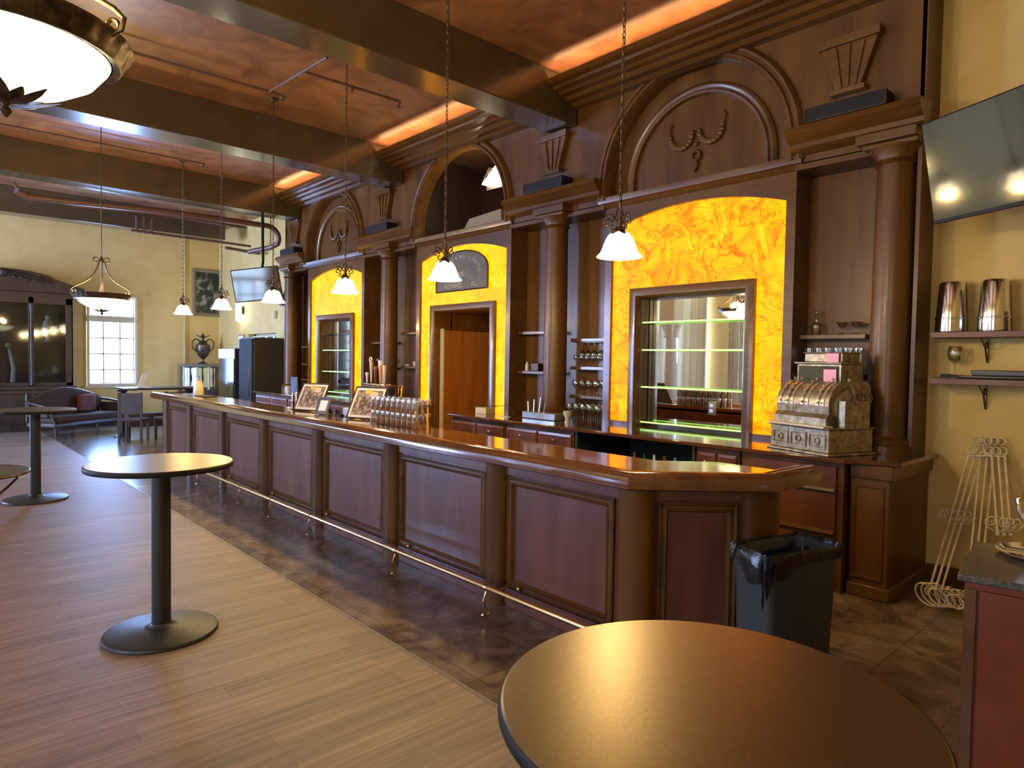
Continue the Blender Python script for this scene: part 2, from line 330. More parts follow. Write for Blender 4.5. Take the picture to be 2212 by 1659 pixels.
# far window: frame, transom bar, muntins, arched head
def window(name, axis, pos, a0, a1, z0, z1, nx, nz, transom=None, head=False, sill=True):
    T = (lambda a, z, h: (a, pos+h, z)) if axis == 'y' else (lambda a, z, h: (pos+h, a, z))
    s = -1 if axis == 'y' else 1
    m = M(); m.frame(T, a0, a1, z0, z1, [(0, -.06*-s), (0, .10*s), (.05, .10*s), (.05, .0), (.07, .0), (.07, -.05*s)])
    root = struct(m.build(name, CREAM, smooth=False))
    mm = M(); zt = transom[0] if transom else z1-.05; mw = .014 if axis == 'y' else .03
    def bar(p0, p1, q0, q1):
        if axis == 'y': mm.box(p0, p1, pos+.00, pos+.03, q0, q1)
        else: mm.box(pos-.03, pos, p0, p1, q0, q1)
    for i in range(1, nx): bar(a0+(a1-a0)*i/nx-mw, a0+(a1-a0)*i/nx+mw, z0+.05, zt)
    for j in range(1, nz): bar(a0+.05, a1-.05, z0+(zt-z0)*j/nz-mw, z0+(zt-z0)*j/nz+mw)
    mm.build('muntin', CREAM, root, smooth=False)
    if transom:
        mm = M()
        if axis == 'y': mm.box(a0, a1, pos-.03, pos+.05, *transom)
        else: mm.box(pos-.05, pos+.03, a0, a1, *transom)
        mm.build('transom_bar', CREAM, root, smooth=False)
    if head:    # segmental head: spandrels that round the two upper corners
        mm = M(); w = (a1-a0)/2; R = (w*w+.13**2)/(.26); c = (a0+a1)/2; zc = z1-R
        N = 12; q = [(a0, z1+.02)]+[(a0+(a1-a0)*i/N, zc+math.sqrt(max(0, R*R-(a0+(a1-a0)*i/N-c)**2))) for i in range(N+1)]+[(a1, z1+.02)]
        for i in range(1, N+1):
            mm.prism([q[i], q[i+1], (q[i+1][0], z1+.02), (q[i][0], z1+.02)], lambda a, z: (a, pos-.02, z), lambda a, z: (a, pos+.07, z))
        mm.build('arched_head', CREAM, root, smooth=False)
    g = M()
    if axis == 'y': g.box(a0+.05, a1-.05, pos+.010, pos+.016, z0+.05, z1-.05)
    else: g.box(pos-.018, pos-.012, a0+.05, a1-.05, z0+.05, z1-.05)
    g.build('pane', PANE, root, smooth=False)
    if sill:
        mm = M()
        if axis == 'y': mm.box(a0-.05, a1+.05, pos-.1, pos+.02, z0-.05, z0)
        else: mm.box(pos-.02, pos+.1, a0-.05, a1+.05, z0-.05, z0)
        mm.build('window_sill', CREAM, root, smooth=False)
    return root
window('window_1', 'y', YF+.04, 3.22, 4.30, .97, 3.2, 3, 4, (2.53, 2.68), True)
for i, (y, w) in enumerate(LEFT_WIN):
    window('window_%d' % (i+2), 'x', XL-.1, y-w/2, y+w/2, .6, 4.0, 3, 5, (3.1, 3.25))
dr = window('door_1', 'x', XR+.14, 15.0, 16.8, 0.0, 2.3, 4, 3, None, False, False)
struct(M().box(5.405, 5.43, 18.76, 18.8, 1.0, 4.85).build('trim_2', CREAM, smooth=False))
# left-wall columns, arches and curtains, seen in the big mirror
for i, y in enumerate((2.4, 6.6, 8.9, 11.45)):
    t = thing('column', ['pale round column between the near tall windows', 'pale round column between the second and third tall windows', 'pale round column at the right side of the big mirror reflection', 'pale round column with leafy capital at the left side of the big mirror reflection'][i], 'column', (-4.4, y, 0))
    M().lathe([(.26, 0), (.26, .25), (.22, .3), (.2, .34), (.19, 1.5), (.165, 2.5)], n=24).build('shaft', STONE, t, local=True)
    M().lathe([(.17, 2.5), (.2, 2.53), (.17, 2.56), (.19, 2.7), (.28, 2.88)], n=32, wob=lambda a, z: 1+.12*math.sin(8*a)).build('capital', STONE, t, local=True)
    M().box(-.3, .3, -.3, .3, 2.88, 2.96).box(-.24, .24, -.24, .24, 2.96, 4.9).build('impost', CREAM, t, local=True, smooth=False)
for i, (y, w) in enumerate(LEFT_WIN[2:4]):
    for sgn in (-1, 1):
        pts = []; n = 60
        for k in range(n+1): pts.append((-4.98+.045*math.sin(k*1.35)+.015*math.sin(k*3.1), y+sgn*(w/2+.12)-sgn*1.0*k/n))
        m = M(); vs = [(a, b, .05) for a, b in pts]+[(a, b, 3.95) for a, b in pts]+[(a-.006, b, .05) for a, b in pts]+[(a-.006, b, 3.95) for a, b in pts]; L = n+1
        m.add(vs, [(k, k+1, L+k+1, L+k) for k in range(n)]+[(2*L+k+1, 2*L+k, 3*L+k, 3*L+k+1) for k in range(n)])
        tag(m.build('curtain', CURT, ang=80), ['long cream curtain at the third tall left window', 'long cream curtain at the fourth tall left window'][i]+(', far edge' if sgn > 0 else ', near edge'), 'curtain', 'curtains on the tall left windows')

# ------------------------------------------------------------------ ceiling pipes
def pipe(name, pts, r, label, cat='pipe', m=COPPER, grp=None):
    return tag(M().tube(pts, r, 10).build(name, m), label, cat, grp)
t = thing('sprinkler_pipe', 'thin sprinkler pipe with branches under the ceiling between first and second beams', 'pipe', (3.4, 8.1, 4.97))
M().tube([(-1.5, 8.1, 4.97), (3.47, 8.1, 4.97)], .017, 8).build('main_pipe', COPPER, t)
M().tube([(3.3, 8.1, 4.97), (3.38, 6.75, 4.97)], .017, 8).tube([(3.38, 7.26, 4.97), (4.6, 7.24, 4.97)], .017, 8).build('branch_pipe', COPPER, t)
for p in ((3.47, 8.1), (3.95, 7.25), (4.6, 7.24)): M().lathe([(.03, 0), (.03, -.03), (.012, -.05), (.04, -.07)], p[0], p[1], 4.97, 10).build('sprinkler_head', COPPER, t)
t = thing('sprinkler_pipe', 'thin sprinkler pipe running between the second and third ceiling beams', 'pipe', (3.4, 11.9, 4.97))
M().tube([(-3, 12.0, 4.97), (3.75, 11.9, 4.97)], .016, 8).build('main_pipe', COPPER, t)
M().lathe([(.03, 0), (.03, -.03), (.012, -.05), (.04, -.07)], 3.72, 11.9, 4.97, 10).build('sprinkler_head', COPPER, t)
t = thing('drain_pipe', 'thick painted pipe curving down at the far right end of the ceiling', 'pipe', (5.3, 14.4, 4.45))
arc = [(5.55+.25*math.sin(a), 13.7+.0, 4.2+.25*math.cos(a)) for a in [i*PI/2/6 for i in range(7)]]
M().tube([(1.35, 13.52, 4.38), (1.5, 13.6, 4.32), (2.2, 13.68, 4.36), (3.5, 13.7, 4.43), (5.5, 13.7, 4.45)]+arc+[(5.8, 13.75, 4.12), (5.72, 13.9, 4.05), (5.45, 14.4, 3.98)], .055, 10).build('main_pipe', COPPER, t)
M().tube([(1.3, 13.56, 4.50), (1.45, 13.62, 4.38), (2.2, 13.8, 4.32), (3.4, 13.85, 4.4), (5.2, 13.9, 4.38)], .03, 8).build('side_pipe', COPPER, t)
t = thing('pipe_manifold', 'cluster of pipe stubs on a long pipe below the far beam', 'pipe', (3.8, 15.6, 4.3))
for k in range(3): M().tube([(3.55+k*.14, 15.5, 4.6), (3.55+k*.14, 15.5, 4.30)], .025, 8).sphere((3.55+k*.14, 15.5, 4.29), .04, 8).build('stub', COPPER, t)
M().tube([(3.45, 15.5, 4.3), (5.9, 15.5, 4.28)], .028, 8).tube([(5.3, 15.4, 4.16), (6.1, 15.5, 4.14), (6.2, 15.9, 4.2)], .035, 8).build('main_pipe', COPPER, t)
for k in range(2): M().tube([(6.0+k*.16, 15.0, CZ), (6.0+k*.16, 15.0, 4.3)], .012, 6).build('drop_rod', COPPER, t)
# ------------------------------------------------------------------ back bar (one continuous carved fixture)
BC = [3.9, 7.75, 11.6]; PCY = [1.965, 5.79, 9.66, 13.50]; UX = 5.95; CTZ = 1.045
bb = thing('back_bar', 'tall dark mahogany back bar with three arched bays along the wall', 'back bar', (6.0, 7.7, 0))
m = M()                                             # upper wall with three arched openings
R0 = 1.08; AZ = 3.74
cur = BB0
for c in BC:
    m.box(UX, UX+.12, cur, c-R0, 3.55, 4.94); cur = c+R0
    N = 28; q = [(c-R0*math.cos(PI*i/N), AZ+R0*math.sin(PI*i/N)) for i in range(N+1)]
    for i in range(N): m.px([q[i], q[i+1], (q[i+1][0], 4.94), (q[i][0], 4.94)], UX, UX+.12)
m.box(UX, UX+.12, cur, BB1, 3.55, 4.94)
M().box(UX, 6.3, BB0-.012, BB0+.03, 3.5, 5.06).build('end_panel', MAH, bb, smooth=False)
m.build('upper_panel', MAH, bb, smooth=False)
# recess back wall, open behind mirrors and doorway
OP = [(3.27, 4.53, CTZ, 2.47), (7.06, 8.36, 0, 2.47), (10.98, 12.22, CTZ, 2.47)]
m = M(); cur = BB0
for h0, h1, k0, k1 in OP:
    m.box(6.3, 6.36, cur, h0, 0, 3.7); m.box(6.3, 6.36, h0, h1, k1, 3.7)
    if k0 > 0: m.box(6.3, 6.36, h0, h1, 0, k0)
    cur = h1
m.box(6.3, 6.36, cur, BB1, 0, 3.7)
m.build('back_panel', MAH, bb, smooth=False)
for a, b in ((BB0, 2.79), (5.01, 6.64), (8.86, 10.49), (12.71, BB1)): M().box(UX, 6.3, a, b, 3.50, 3.56).build('soffit', MAH, bb, smooth=False)
M().box(UX, 6.3, BB0, BB0+.03, CTZ, 3.5).build('end_panel', MAH, bb, smooth=False); M().box(UX, 6.3, BB1-.03, BB1, CTZ, 4.94).build('end_panel', MAH, bb, smooth=False)
# cornice with hidden light trough
prof = [(5.44, 4.97), (5.42, 4.95), (5.42, 4.90), (5.45, 4.885), (5.50, 4.885), (5.52, 4.86), (5.60, 4.85), (5.63, 4.825), (5.70, 4.825), (5.74, 4.79), (5.82, 4.785), (5.86, 4.75), (5.95, 4.74), (5.95, 4.86), (5.60, 4.89), (5.46, 4.92)]
spans = [(BB0-.04, 5.44), (5.87, 9.19), (9.62, 12.95), (13.38, BB1+.02)]
m = M()
for a, b in spans: m.py(prof, a, b)
m.build('cornice', MAHH, bb, ang=30)
for i, (a, b) in enumerate([(BB0+.02, 5.42), (5.90, 9.17), (9.65, 12.93)]):
    m = M().box(5.475, 5.505, a, b, 4.925, 4.94); m.build('light_strip', LED, bb, smooth=False)
# big arch mouldings
Tu = lambda x0: (lambda u, v, h: (x0-h, u, v))
for i, c in enumerate(BC):
    M().arch(Tu(UX), c, AZ, [(1.20, 0), (1.19, .03), (1.165, .055), (1.14, .05), (1.13, .03), (1.115, .03), (1.10, .06), (1.075, .06), (1.06, .03), (1.06, -.15)], .15, 40).build('arch_moulding', MAHH, bb)
    if i != 1:
        m = M().px([(c-1.08, 3.58), (c+1.08, 3.58)]+[(c+1.08*math.cos(PI*k/24), AZ+1.08*math.sin(PI*k/24)) for k in range(25)], 6.09, 6.12)
        ty = m.build('tympanum', MAH, bb, smooth=False)
        M().arch(Tu(6.09), c, AZ, [(.89, 0), (.88, .03), (.855, .045), (.83, .03), (.815, .03), (.80, .05), (.775, .045), (.765, 0)], .15, 36).build('inner_arch_moulding', MAHH, ty)
        m = M()
        for s in (-1, 1):
            for k in range(11):
                a = PI+PI*k/10; m.sphere((6.07, c+s*.175+.135*math.cos(a), 4.15+.12*math.sin(a)*1.15+.04*s*0), .024+.014*math.sin(a-PI), 8)
            m.tube([(6.07, c+s*.31, 4.15), (6.07, c+s*.33, 4.24), (6.07, c+s*.30, 4.29)], .012, 6)
        m.torus((6.07, c, 3.90), .05, .018, 12, 6, 'x'); m.tube([(6.07, c, 3.86), (6.07, c-.02, 3.80), (6.07, c+.02, 3.74)], .02, 6).sphere((6.07, c, 4.02), .025, 8)
        m.build('carved_garland', MAHH, ty)
# piers: ledge, corbel, capital, column, plinth
LEDGE = [(1.735, 2.80), (5.0, 6.58), (8.86, 10.46), (12.68, BB1+.04)]
for (a, b), pc, cb in zip(LEDGE, PCY, (2.33, 5.80, 9.72, 13.16)):
    lp = [(5.99, 3.83), (5.76, 3.83), (5.75, 3.80), (5.74, 3.775), (5.77, 3.76), (5.80, 3.72), (5.84, 3.70), (5.84, 3.66), (5.88, 3.64), (5.95, 3.62)]
    M().py(lp, a, b).build('ledge', MAHH, bb, ang=30)
    M().box(5.80, 6.14, max(pc-.26, BB0), min(pc+.26, BB1), 3.56, 3.64).box(5.84, 6.10, max(pc-.22, BB0), min(pc+.22, BB1), 3.52, 3.56).build('column_block', MAHH, bb, smooth=False, bevel=.01)
    m = M(); m.px([(cb-.10, 4.09), (cb+.10, 4.09), (cb+.225, 4.46), (cb-.225, 4.46)], 5.88, 5.95)
    m.px([(cb-.25, 4.46), (cb+.25, 4.46), (cb+.25, 4.53), (cb-.25, 4.53)], 5.85, 5.95); m.px([(cb-.14, 4.05), (cb+.14, 4.05), (cb+.14, 4.09), (cb-.14, 4.09)], 5.86, 5.95)
    for q in (-.055, 0, .055): m.px([(cb+q-.014, 4.10), (cb+q+.014, 4.10), (cb+q*2.1+.02, 4.45), (cb+q*2.1-.02, 4.45)], 5.862, 5.90)
    m.build('corbel', MAHH, bb, smooth=False, bevel=.004)
    cr_ = .145 if pc > 2 else .15
    M().lathe([(cr_+.05, CTZ), (cr_+.05, CTZ+.06), (cr_+.03, CTZ+.08), (cr_+.035, CTZ+.11), (cr_, CTZ+.14), (cr_, 2.0), (cr_*.93, 3.38), (cr_+.02, 3.40), (cr_+.0, 3.42), (cr_, 3.44), (cr_+.05, 3.52)], 5.99, pc, 0, 32).build('column', MAH, bb)
# amber bay boxes
for i, c in enumerate(BC):
    h = 1.02; z0 = CTZ+.04 if i != 1 else .10; zs, za = 3.26, 3.42
    o = OP[i]
    Rr = (h*h+(za-zs)**2)/(2*(za-zs)); zc = za-Rr; N = 20
    arcp = [(c-h+2*h*k/N, zc+math.sqrt(Rr*Rr-(-h+2*h*k/N)**2)) for k in range(N+1)]
    fa, fb, ft = o[0]-.11, o[1]+.11, 2.57
    # wooden face around the light panel: stiles, arched head, box sides
    m = M(); m.box(5.99, 6.3, c-h-.09, c-h, z0-.04 if i != 1 else 0, 3.55).box(5.99, 6.3, c+h, c+h+.09, z0-.04 if i != 1 else 0, 3.55)
    for k in range(N): m.px([arcp[k], arcp[k+1], (arcp[k+1][0], 3.55), (arcp[k][0], 3.55)], 5.99, 6.06)
    if i != 1: m.box(5.99, 6.28, c-h, fa, CTZ, z0).box(5.99, 6.28, fb, c+h, CTZ, z0)
    m.build('bay_face', MAHH, bb, smooth=False)
    M().py([(6.3, 3.55), (6.0, 3.50), (5.97, 3.52), (5.95, 3.55), (5.92, 3.56), (5.91, 3.60), (5.90, 3.62), (6.3, 3.63)], c-h-.16, c+h+.16).build('bay_cornice', MAHH, bb, ang=30)
    m = M()                                          # backlit resin: head and two legs around the opening
    for k in range(N):
        (a0_, b0_), (a1_, b1_) = arcp[k], arcp[k+1]; m.px([(a0_, ft-.02), (a1_, ft-.02), (a1_, b1_), (a0_, b0_)], 6.03, 6.05)
    m.box(6.03, 6.05, c-h, fa+.01, z0, ft-.02).box(6.03, 6.05, fb-.01, c+h, z0, ft-.02)
    m.build('light_panel', AMBER[0 if i == 0 else 1], bb, 'glowing amber resin panel with swirled veins', smooth=False)
    # opening frame
    zb = CTZ if i != 1 else 0
    m = M(); pr = [(0, 0), (0, .045), (.03, .055), (.085, .055), (.10, .04), (.11, .0), (.11, -.34 if i != 1 else -.30)]
    vs = []
    T = Tu(6.02)
    for d, hh in pr:
        for a_, b_ in ((fa+d, zb), (fa+d, ft-d), (fb-d, ft-d), (fb-d, zb)): vs.append(T(a_, b_, hh))
    m.add(vs, [(j*4+q, j*4+q+1, (j+1)*4+q+1, (j+1)*4+q) for j in range(len(pr)-1) for q in range(3)])
    fr = m.build('opening_frame', MAHH, bb)
    if i != 1:                                       # board grooves on the jambs, mirror, low rail
        for s_, y_ in ((1, o[0]), (-1, o[1])):
            m = M()
            for k in range(2): m.box(6.05+k*.07, 6.112+k*.07, min(y_, y_+s_*.008), max(y_, y_+s_*.008), CTZ, 2.46)
            m.build('jamb_boards', MAH, fr, smooth=False, bevel=.004)
        M().box(6.19, 6.205, o[0], o[1], CTZ, 2.47).build('mirror', MIRROR, bb, 'silvered mirror behind the glass shelves', smooth=False)
        m = M().box(6.37, 6.41, o[0]-.1, o[1]+.1, 0, CTZ).box(6.175, 6.189, o[0], o[1], CTZ, CTZ+.05); m.build('mirror_rail', MAHH, bb, smooth=False)
# dark space behind the open arch and door passage
m = M().box(6.07, 7.4, 6.5, 9.0, 3.55, 3.6).box(7.4, 7.45, 6.5, 9.0, 3.55, 5.0).box(6.07, 7.4, 6.45, 6.5, 3.55, 5.0).box(6.07, 7.4, 9.0, 9.05, 3.55, 5.0)
m.build('loft_box', DARKW, bb, smooth=False)
m = M().box(6.36, 7.3, 7.01, 7.06, 0, 2.6).box(6.36, 7.3, 8.36, 8.41, 0, 2.6).box(7.3, 7.35, 7.0, 8.45, 0, 2.6).box(6.30, 7.35, 7.0, 8.45, 2.47, 2.6)
m.build('passage_lining', MAH, bb, smooth=False)
# wall shelves in the recesses
SH = [(2.21, 2.785, 2.03), (2.21, 2.785, 1.675), (5.22, 5.66-.0, 2.035), (5.02, 5.66, 1.69), (5.02, 5.66, 1.335), (5.95, 6.63, 2.14), (5.95, 6.63, 1.615), (8.87, 9.50, 2.19), (8.87, 9.50, 1.63), (9.82, 10.48, 2.04), (9.82, 10.48, 1.60), (12.72, 13.33, 1.98), (12.72, 13.33, 1.62), (12.72, 13.33, 1.30)]
for a, b, z in SH:
    if z in (2.035,): a = 5.02
    M().box(6.13, 6.3, a, b, z-.04, z).build('shelf', MAHH, bb, smooth=False, bevel=.004)

# sign over the door, outlets
t = thing('arched_sign', 'dark arched old boiler company sign hung on the middle amber panel', 'sign', (6.02, 7.72, 2.76))
yc = 7.72; hw = .60
pts = [(yc-hw, 2.76), (yc+hw, 2.76), (yc+hw, 3.06)]+[(yc+hw*math.cos(a), 3.06+.27*math.sin(a)) for a in [PI*k/18 for k in range(1, 18)]]+[(yc-hw, 3.06)]
mB = mat('sign_plate', (.10, .085, .055), .6, c2=(.14, .12, .08), ns=8); mL = mat('sign_letters', (.52, .44, .27), .6)
M().px(pts, 5.985, 6.015).build('plate', mB, t, smooth=False)
m = M()
for k in range(len(pts)):
    p, q = pts[k], pts[(k+1) % len(pts)]; m.tube([(5.985, p[0], p[1]), (5.985, q[0], q[1])], .012, 6)
m.build('rim', DARKW, t)
def arc_text(body, r, zc, a_mid, da, size, xs=5.982):
    mm = M(); n = len(body)
    for k, ch in enumerate(body):
        if ch == ' ': continue
        a = a_mid+(n-1-2*k)/2*da
        def T(u, v, h, a=a): return (xs-h, yc+(r+v)*math.cos(a)*1.0+u*math.sin(a)*1.0 if 0 else yc+(math.cos(a)*(r+v)+math.sin(a)*u), zc+(math.sin(a)*(r+v)-math.cos(a)*u)*.62)
        # the plate is read from the room (+y is the reader's left)
        def T2(u, v, h, a=a): 
            x, y, z = T(u, v, h); return (x, 2*yc-y, z)
        b = text('letters', ch, size, mL, T2, None); mm.add(b.v, b.f)
    return mm
L = arc_text('KEWANEE', .43, 2.98, PI*.76, PI*.058, .10)
b = arc_text('BOILER', .43, 2.98, PI*.36, PI*.058, .10); L.add(b.v, b.f)
b = arc_text('CO.', .45, 2.96, PI*.07, PI*.075, .09); L.add(b.v, b.f)
for body, dy, z, sz in (('1900', -.02, 2.99, .10), ('KEWANEE,', -.16, 2.835, .09), ('ILL.', .33, 2.835, .10)):
    b = text('letters', body, sz, mL, lambda u, v, h: (5.982-h, yc-dy-u, z+v), None); L.add(b.v, b.f)
L.build('lettering', mL, t, smooth=False)
for (y, z, x, w), lab in zip(((3.70, 1.29, 6.172, .085), (6.04, 1.345, 6.28, .08), (9.0, 1.38, 6.28, .09)), ('steel outlet plate on the big mirror above the back counter', 'white outlet plate beside the second column from the right', 'grey box on the wall left of the middle bay')):
    t = thing('outlet_plate', lab, 'outlet', (x, y, z-.07))
    M().box(x, x+.016, y-w/2, y+w/2, z-.07, z+.07).build('plate', STEEL if x < 6.2 else WHITE, t, bevel=.004)
    M().box(x-.004, x, y-.02, y+.02, z-.045, z-.01).box(x-.004, x, y-.02, y+.02, z+.01, z+.045).build('socket', WHITE if x < 6.2 else BLKPL, t, smooth=False)
# green edge-lit shelves
for i, (a, b) in enumerate(((3.28, 4.52), (10.99, 12.21))):
    for j, z in enumerate((2.19, 1.885, 1.475, 1.085)):
        if i == 1 and j == 0: mt = thin_glass('plain_shelf_glass', (.8, .9, .82), .5, .2)
        t = thing('glass_shelf', '%s glass shelf %s' % ('green glowing' if (i, j) != (1, 0) else 'unlit clear', ['top of four across the near mirror', 'second from top across the near mirror', 'third from top across the near mirror', 'lowest, just above the counter before the near mirror', 'top of four in the far bay', 'second from top in the far bay', 'third from top in the far bay', 'lowest in the far bay above the counter'][i*4+j]), 'shelf', (6.2, (a+b)/2, z), group='glass shelves in the back bar')
        M().box(6.075, 6.187, a, b, z, z+.010).build('pane', thin_glass('shelf_glass', (.75, .95, .75), .3, .05) if (i, j) != (1, 0) else mt, t, smooth=False)
        if (i, j) != (1, 0): M().box(6.062, 6.075, a, b, z-.003, z+.013).build('lit_edge', EDGE, t, smooth=False)
        else: M().box(6.065, 6.075, a, b, z-.002, z+.012).build('edge', GLASS, t, smooth=False)
# black boxes on the ledges
for k, (y0, y1) in enumerate(((1.98, 2.63), (5.50, 6.16), (9.38, 10.05), (12.86, 13.50))):
    t = thing('ledge_speaker', 'long black speaker box on the back bar ledge, '+['nearest, at the right end', 'between the near and middle arches', 'between the middle and far arches', 'farthest, beyond the far arch'][k], 'speaker', (5.84, (y0+y1)/2, 3.83), group='black boxes on the back bar ledges')
    M().box(5.75, 5.93, y0, y1, 3.832, 3.955).build('case', BLKPL, t, bevel=.006)
    M().frame(Tu(5.75), y0, y1, 3.832, 3.955, [(0, 0), (0, .006), (.008, .006), (.008, 0)]).build('rim', DARKW, t, smooth=False)
# work light in the open arch and little duct box
t = thing('cage_light', 'bright caged work light inside the open middle arch', 'light', (6.5, 7.55, 4.45))
M().px([(7.80, 4.38), (7.45, 4.30), (7.40, 4.52), (7.50, 4.60)], 6.42, 6.5).build('lit_lens', glow('work_light_lens', (1, .9, .65), 9), t, smooth=False)
m = M()
for k in range(6): m.tube([(6.41, 7.78-k*.07, 4.39-k*.012), (6.41, 7.62-k*.035, 4.60-k*.01)], .005, 5)
m.box(6.5, 6.6, 7.42, 7.78, 4.30, 4.6).tube([(6.55, 7.6, 4.6), (6.55, 7.6, 5.0)], .015, 6).build('cage', DARKW, t)
point('work_lamp', (6.3, 7.6, 4.35), 6, (1, .85, .6), .05)
t = thing('duct_box', 'pale sheet box lying in the foot of the open middle arch', 'box', (6.25, 7.45, 3.6))
M().px([(7.02, 3.60), (7.95, 3.60), (7.75, 3.82), (7.05, 3.86)], 6.15, 6.45).build('case', mat('dusty_board', (.30, .25, .15), .8), t, smooth=False)

# half-open plank door in the middle bay
t = thing('plank_door', 'amber-lit plank door swung open against the left side of the middle doorway', 'door', (6.5, 8.2, 0), 0)
def door_T(x, y, z):     # slab drawn from the hinge along +x, turned into the passage
    return (6.13+x, 8.325+y, z)
OAK = mat('orange_oak_door', (.30, .13, .02), .3, c2=(.40, .19, .035), ns=6, st=(1, 1, .15), coat=.4)
m = M()
for k in range(7): m.box(k*.14, k*.14+.135, -.02, .02, .02, 2.2, door_T)
m.build('planks', OAK, t, smooth=False, bevel=.004)
M().lathe([(1e-4, 0), (.03, .01), (.03, .03), (.012, .05)], n=12, T=lambda x, y, z: (7.08+x, 8.30-.05+z, 1.02+y)).build('knob', BRASS, t)
M().box(-.03, .0, -.035, .035, .0, 2.22, door_T).build('edge_trim', CREAM, t, smooth=False)
area('added_amber_light', (6.30, 7.10, 1.5), (PI/2, 0, PI), .14, 1.7, 22, (1.0, .46, .03))  # unseen lamp behind the right jamb, added to give the door its amber glow

# ------------------------------------------------------------------ back counter
t = thing('back_counter', 'glossy dark mahogany worktop running under the back bar, right of the doorway', 'counter', (5.8, 4.4, 0))
M().pz([(5.22, 6.98), (5.20, 2.0), (5.30, 1.94), (5.36, 1.66), (6.27, 1.66), (6.27, 6.98)], CTZ-.035, CTZ).build('worktop', mat('varnished_worktop', (.07, .026, .012), .08, c2=(.11, .04, .02), ns=5, coat=.8), t, bevel=.008)
t = thing('back_counter', 'dark mahogany worktop left of the doorway, beneath the far bay', 'counter', (5.8, 11.0, 0))
M().box(5.22, 6.27, 8.44, 13.6, CTZ-.035, CTZ).build('worktop', bpy.data.materials['varnished_worktop'], t, bevel=.008)
def cabinet(y0, y1, label, kind, x0=5.28):
    t = thing('base_cabinet', label, 'cabinet', (5.8, (y0+y1)/2, 0), group='cabinets under the back counter')
    m = M()
    if kind == 'open':
        m.box(x0, 6.27, y0, y0+.03, .08, CTZ-.036).box(x0, 6.27, y1-.03, y1, .08, CTZ-.036).box(x0, 6.27, y0, y1, .06, .10).box(6.2, 6.27, y0, y1, .1, CTZ-.036).box(x0+.05, 6.2, y0+.03, y1-.03, .55, .57)
        m.build('carcass', GREENB, t, smooth=False)
    else:
        m.box(x0, 6.27, y0, y1, .0, CTZ-.036).build('carcass', MAH, t, smooth=False)
    T = Tu(x0); w = y1-y0
    def front(nm, a, b, c, d, knobs):
        m = M().box(x0-.02, x0, a, b, c, d); m.frame(Tu(x0-.02), a, b, c, d, [(0, 0), (0, .0), (.03, .006), (.045, -.004)])
        o = m.build(nm, REDW, t, smooth=False, bevel=.004)
        for ky, kz in knobs:
            M().lathe([(.008, 0), (.008, .015), (.017, .022), (.012, .03), (1e-4, .032)], n=12, T=lambda x, y, z: (x0-.02-z, ky+x, kz+y)).build('knob', CHROME, o)
    if kind == 'doors':
        n = 2
        for q in range(n):
            a = y0+.02+(w-.02)*q/n; b = a+(w-.02)/n-.02
            front('drawer', a, b, .79, .96, [((a+b)/2, .88)]); front('door', a, b, .12, .77, [((b-.05) if q == 0 else (a+.05), .62)])
    if kind == 'drawers':
        for c, d in ((.80, .975), (.47, .76), (.12, .44)):
            a, b = y0+.05, y1-.10; m = M().box(x0-.02, x0, a, b, c, d); o = m.build('drawer', REDW, t, smooth=False, bevel=.005)
            M().py([(x0-.02, c-.02), (x0-.05, c-.015), (x0-.045, c+.005), (x0-.02, c+.01)], a, b).build('drawer_lip', MAHH, o, smooth=False)
    return t
cabinet(5.9, 6.96, 'mahogany cabinet with chrome knobs nearest the doorway', 'doors')
cabinet(4.80, 5.88, 'mahogany cabinet with chrome knobs under the stemware shelves', 'doors')
cabinet(3.32, 4.78, 'open dark green cabinet full of glasses and bottles', 'open')
cabinet(2.88, 3.30, 'narrow plain mahogany cabinet right of the open green one', 'doors')
cabinet(2.02, 2.86, 'mahogany drawer cabinet beneath the antique cash register', 'drawers')
cabinet(9.0, 10.5, 'mahogany cabinet between the doorway and far bay', 'doors')
cabinet(10.52, 12.0, 'mahogany cabinet under the far bay', 'doors')
cabinet(12.02, 13.55, 'mahogany cabinet at the far end of the back counter', 'doors')
t = thing('column_pedestal', 'dark panelled pedestal under the nearest column at the wall end', 'pedestal', (5.8, 1.85, 0))
M().box(5.36, 6.27, 1.73, 2.0, 0, CTZ-.036).build('body', MAH, t, smooth=False)
M().box(5.33, 6.27, 1.70, 2.005, 0, .10).build('plinth', MAHH, t, bevel=.01); M().box(5.34, 6.27, 1.70, 2.004, .90, CTZ-.036).build('moulding', MAHH, t, bevel=.01)
M().frame(Tu(5.36), 1.76, 1.98, .14, .86, [(0, 0), (.0, .012), (.02, .012), (.03, -.002)]).build('panel_frame', MAHH, t, smooth=False)
# ------------------------------------------------------------------ the long bar
bar = thing('bar_counter', 'long mahogany bar with panelled front and glossy amber-reflecting top', 'bar counter', (3.4, 7.0, 0))
BY1 = 11.95; X0 = 3.16
body = [(X0, BY1), (X0, 2.42), (3.74, 1.88), (3.95, 1.88), (3.95, 2.3), (3.68, 2.58), (3.68, BY1)]
M().pz(body, 0, 1.03).build('body', BARF, bar, smooth=False)
Dx, Dy = Vector((.62, -.57)).normalized()           # along the chamfered end
def Tdiag(u, v, h): return (X0+Dx*u+Dy*h*1.0, 2.42+Dy*u-Dx*h*1.0, v)
def TDI(u, v, h):      # outward normal of the chamfer points to the camera side
    return (X0+Dx*u-abs(Dy)*h, 2.42+Dy*u-Dx*h, v)
Tf = Tu(X0)
posts = [11.82, 10.6, 9.2, 7.8, 6.4, 5.0, 3.6]
m = M(); m.box(X0-.018, X0, 2.45, BY1, 0, .13).box(X0-.018, X0, 2.45, BY1, .94, 1.03)
L_ = .79
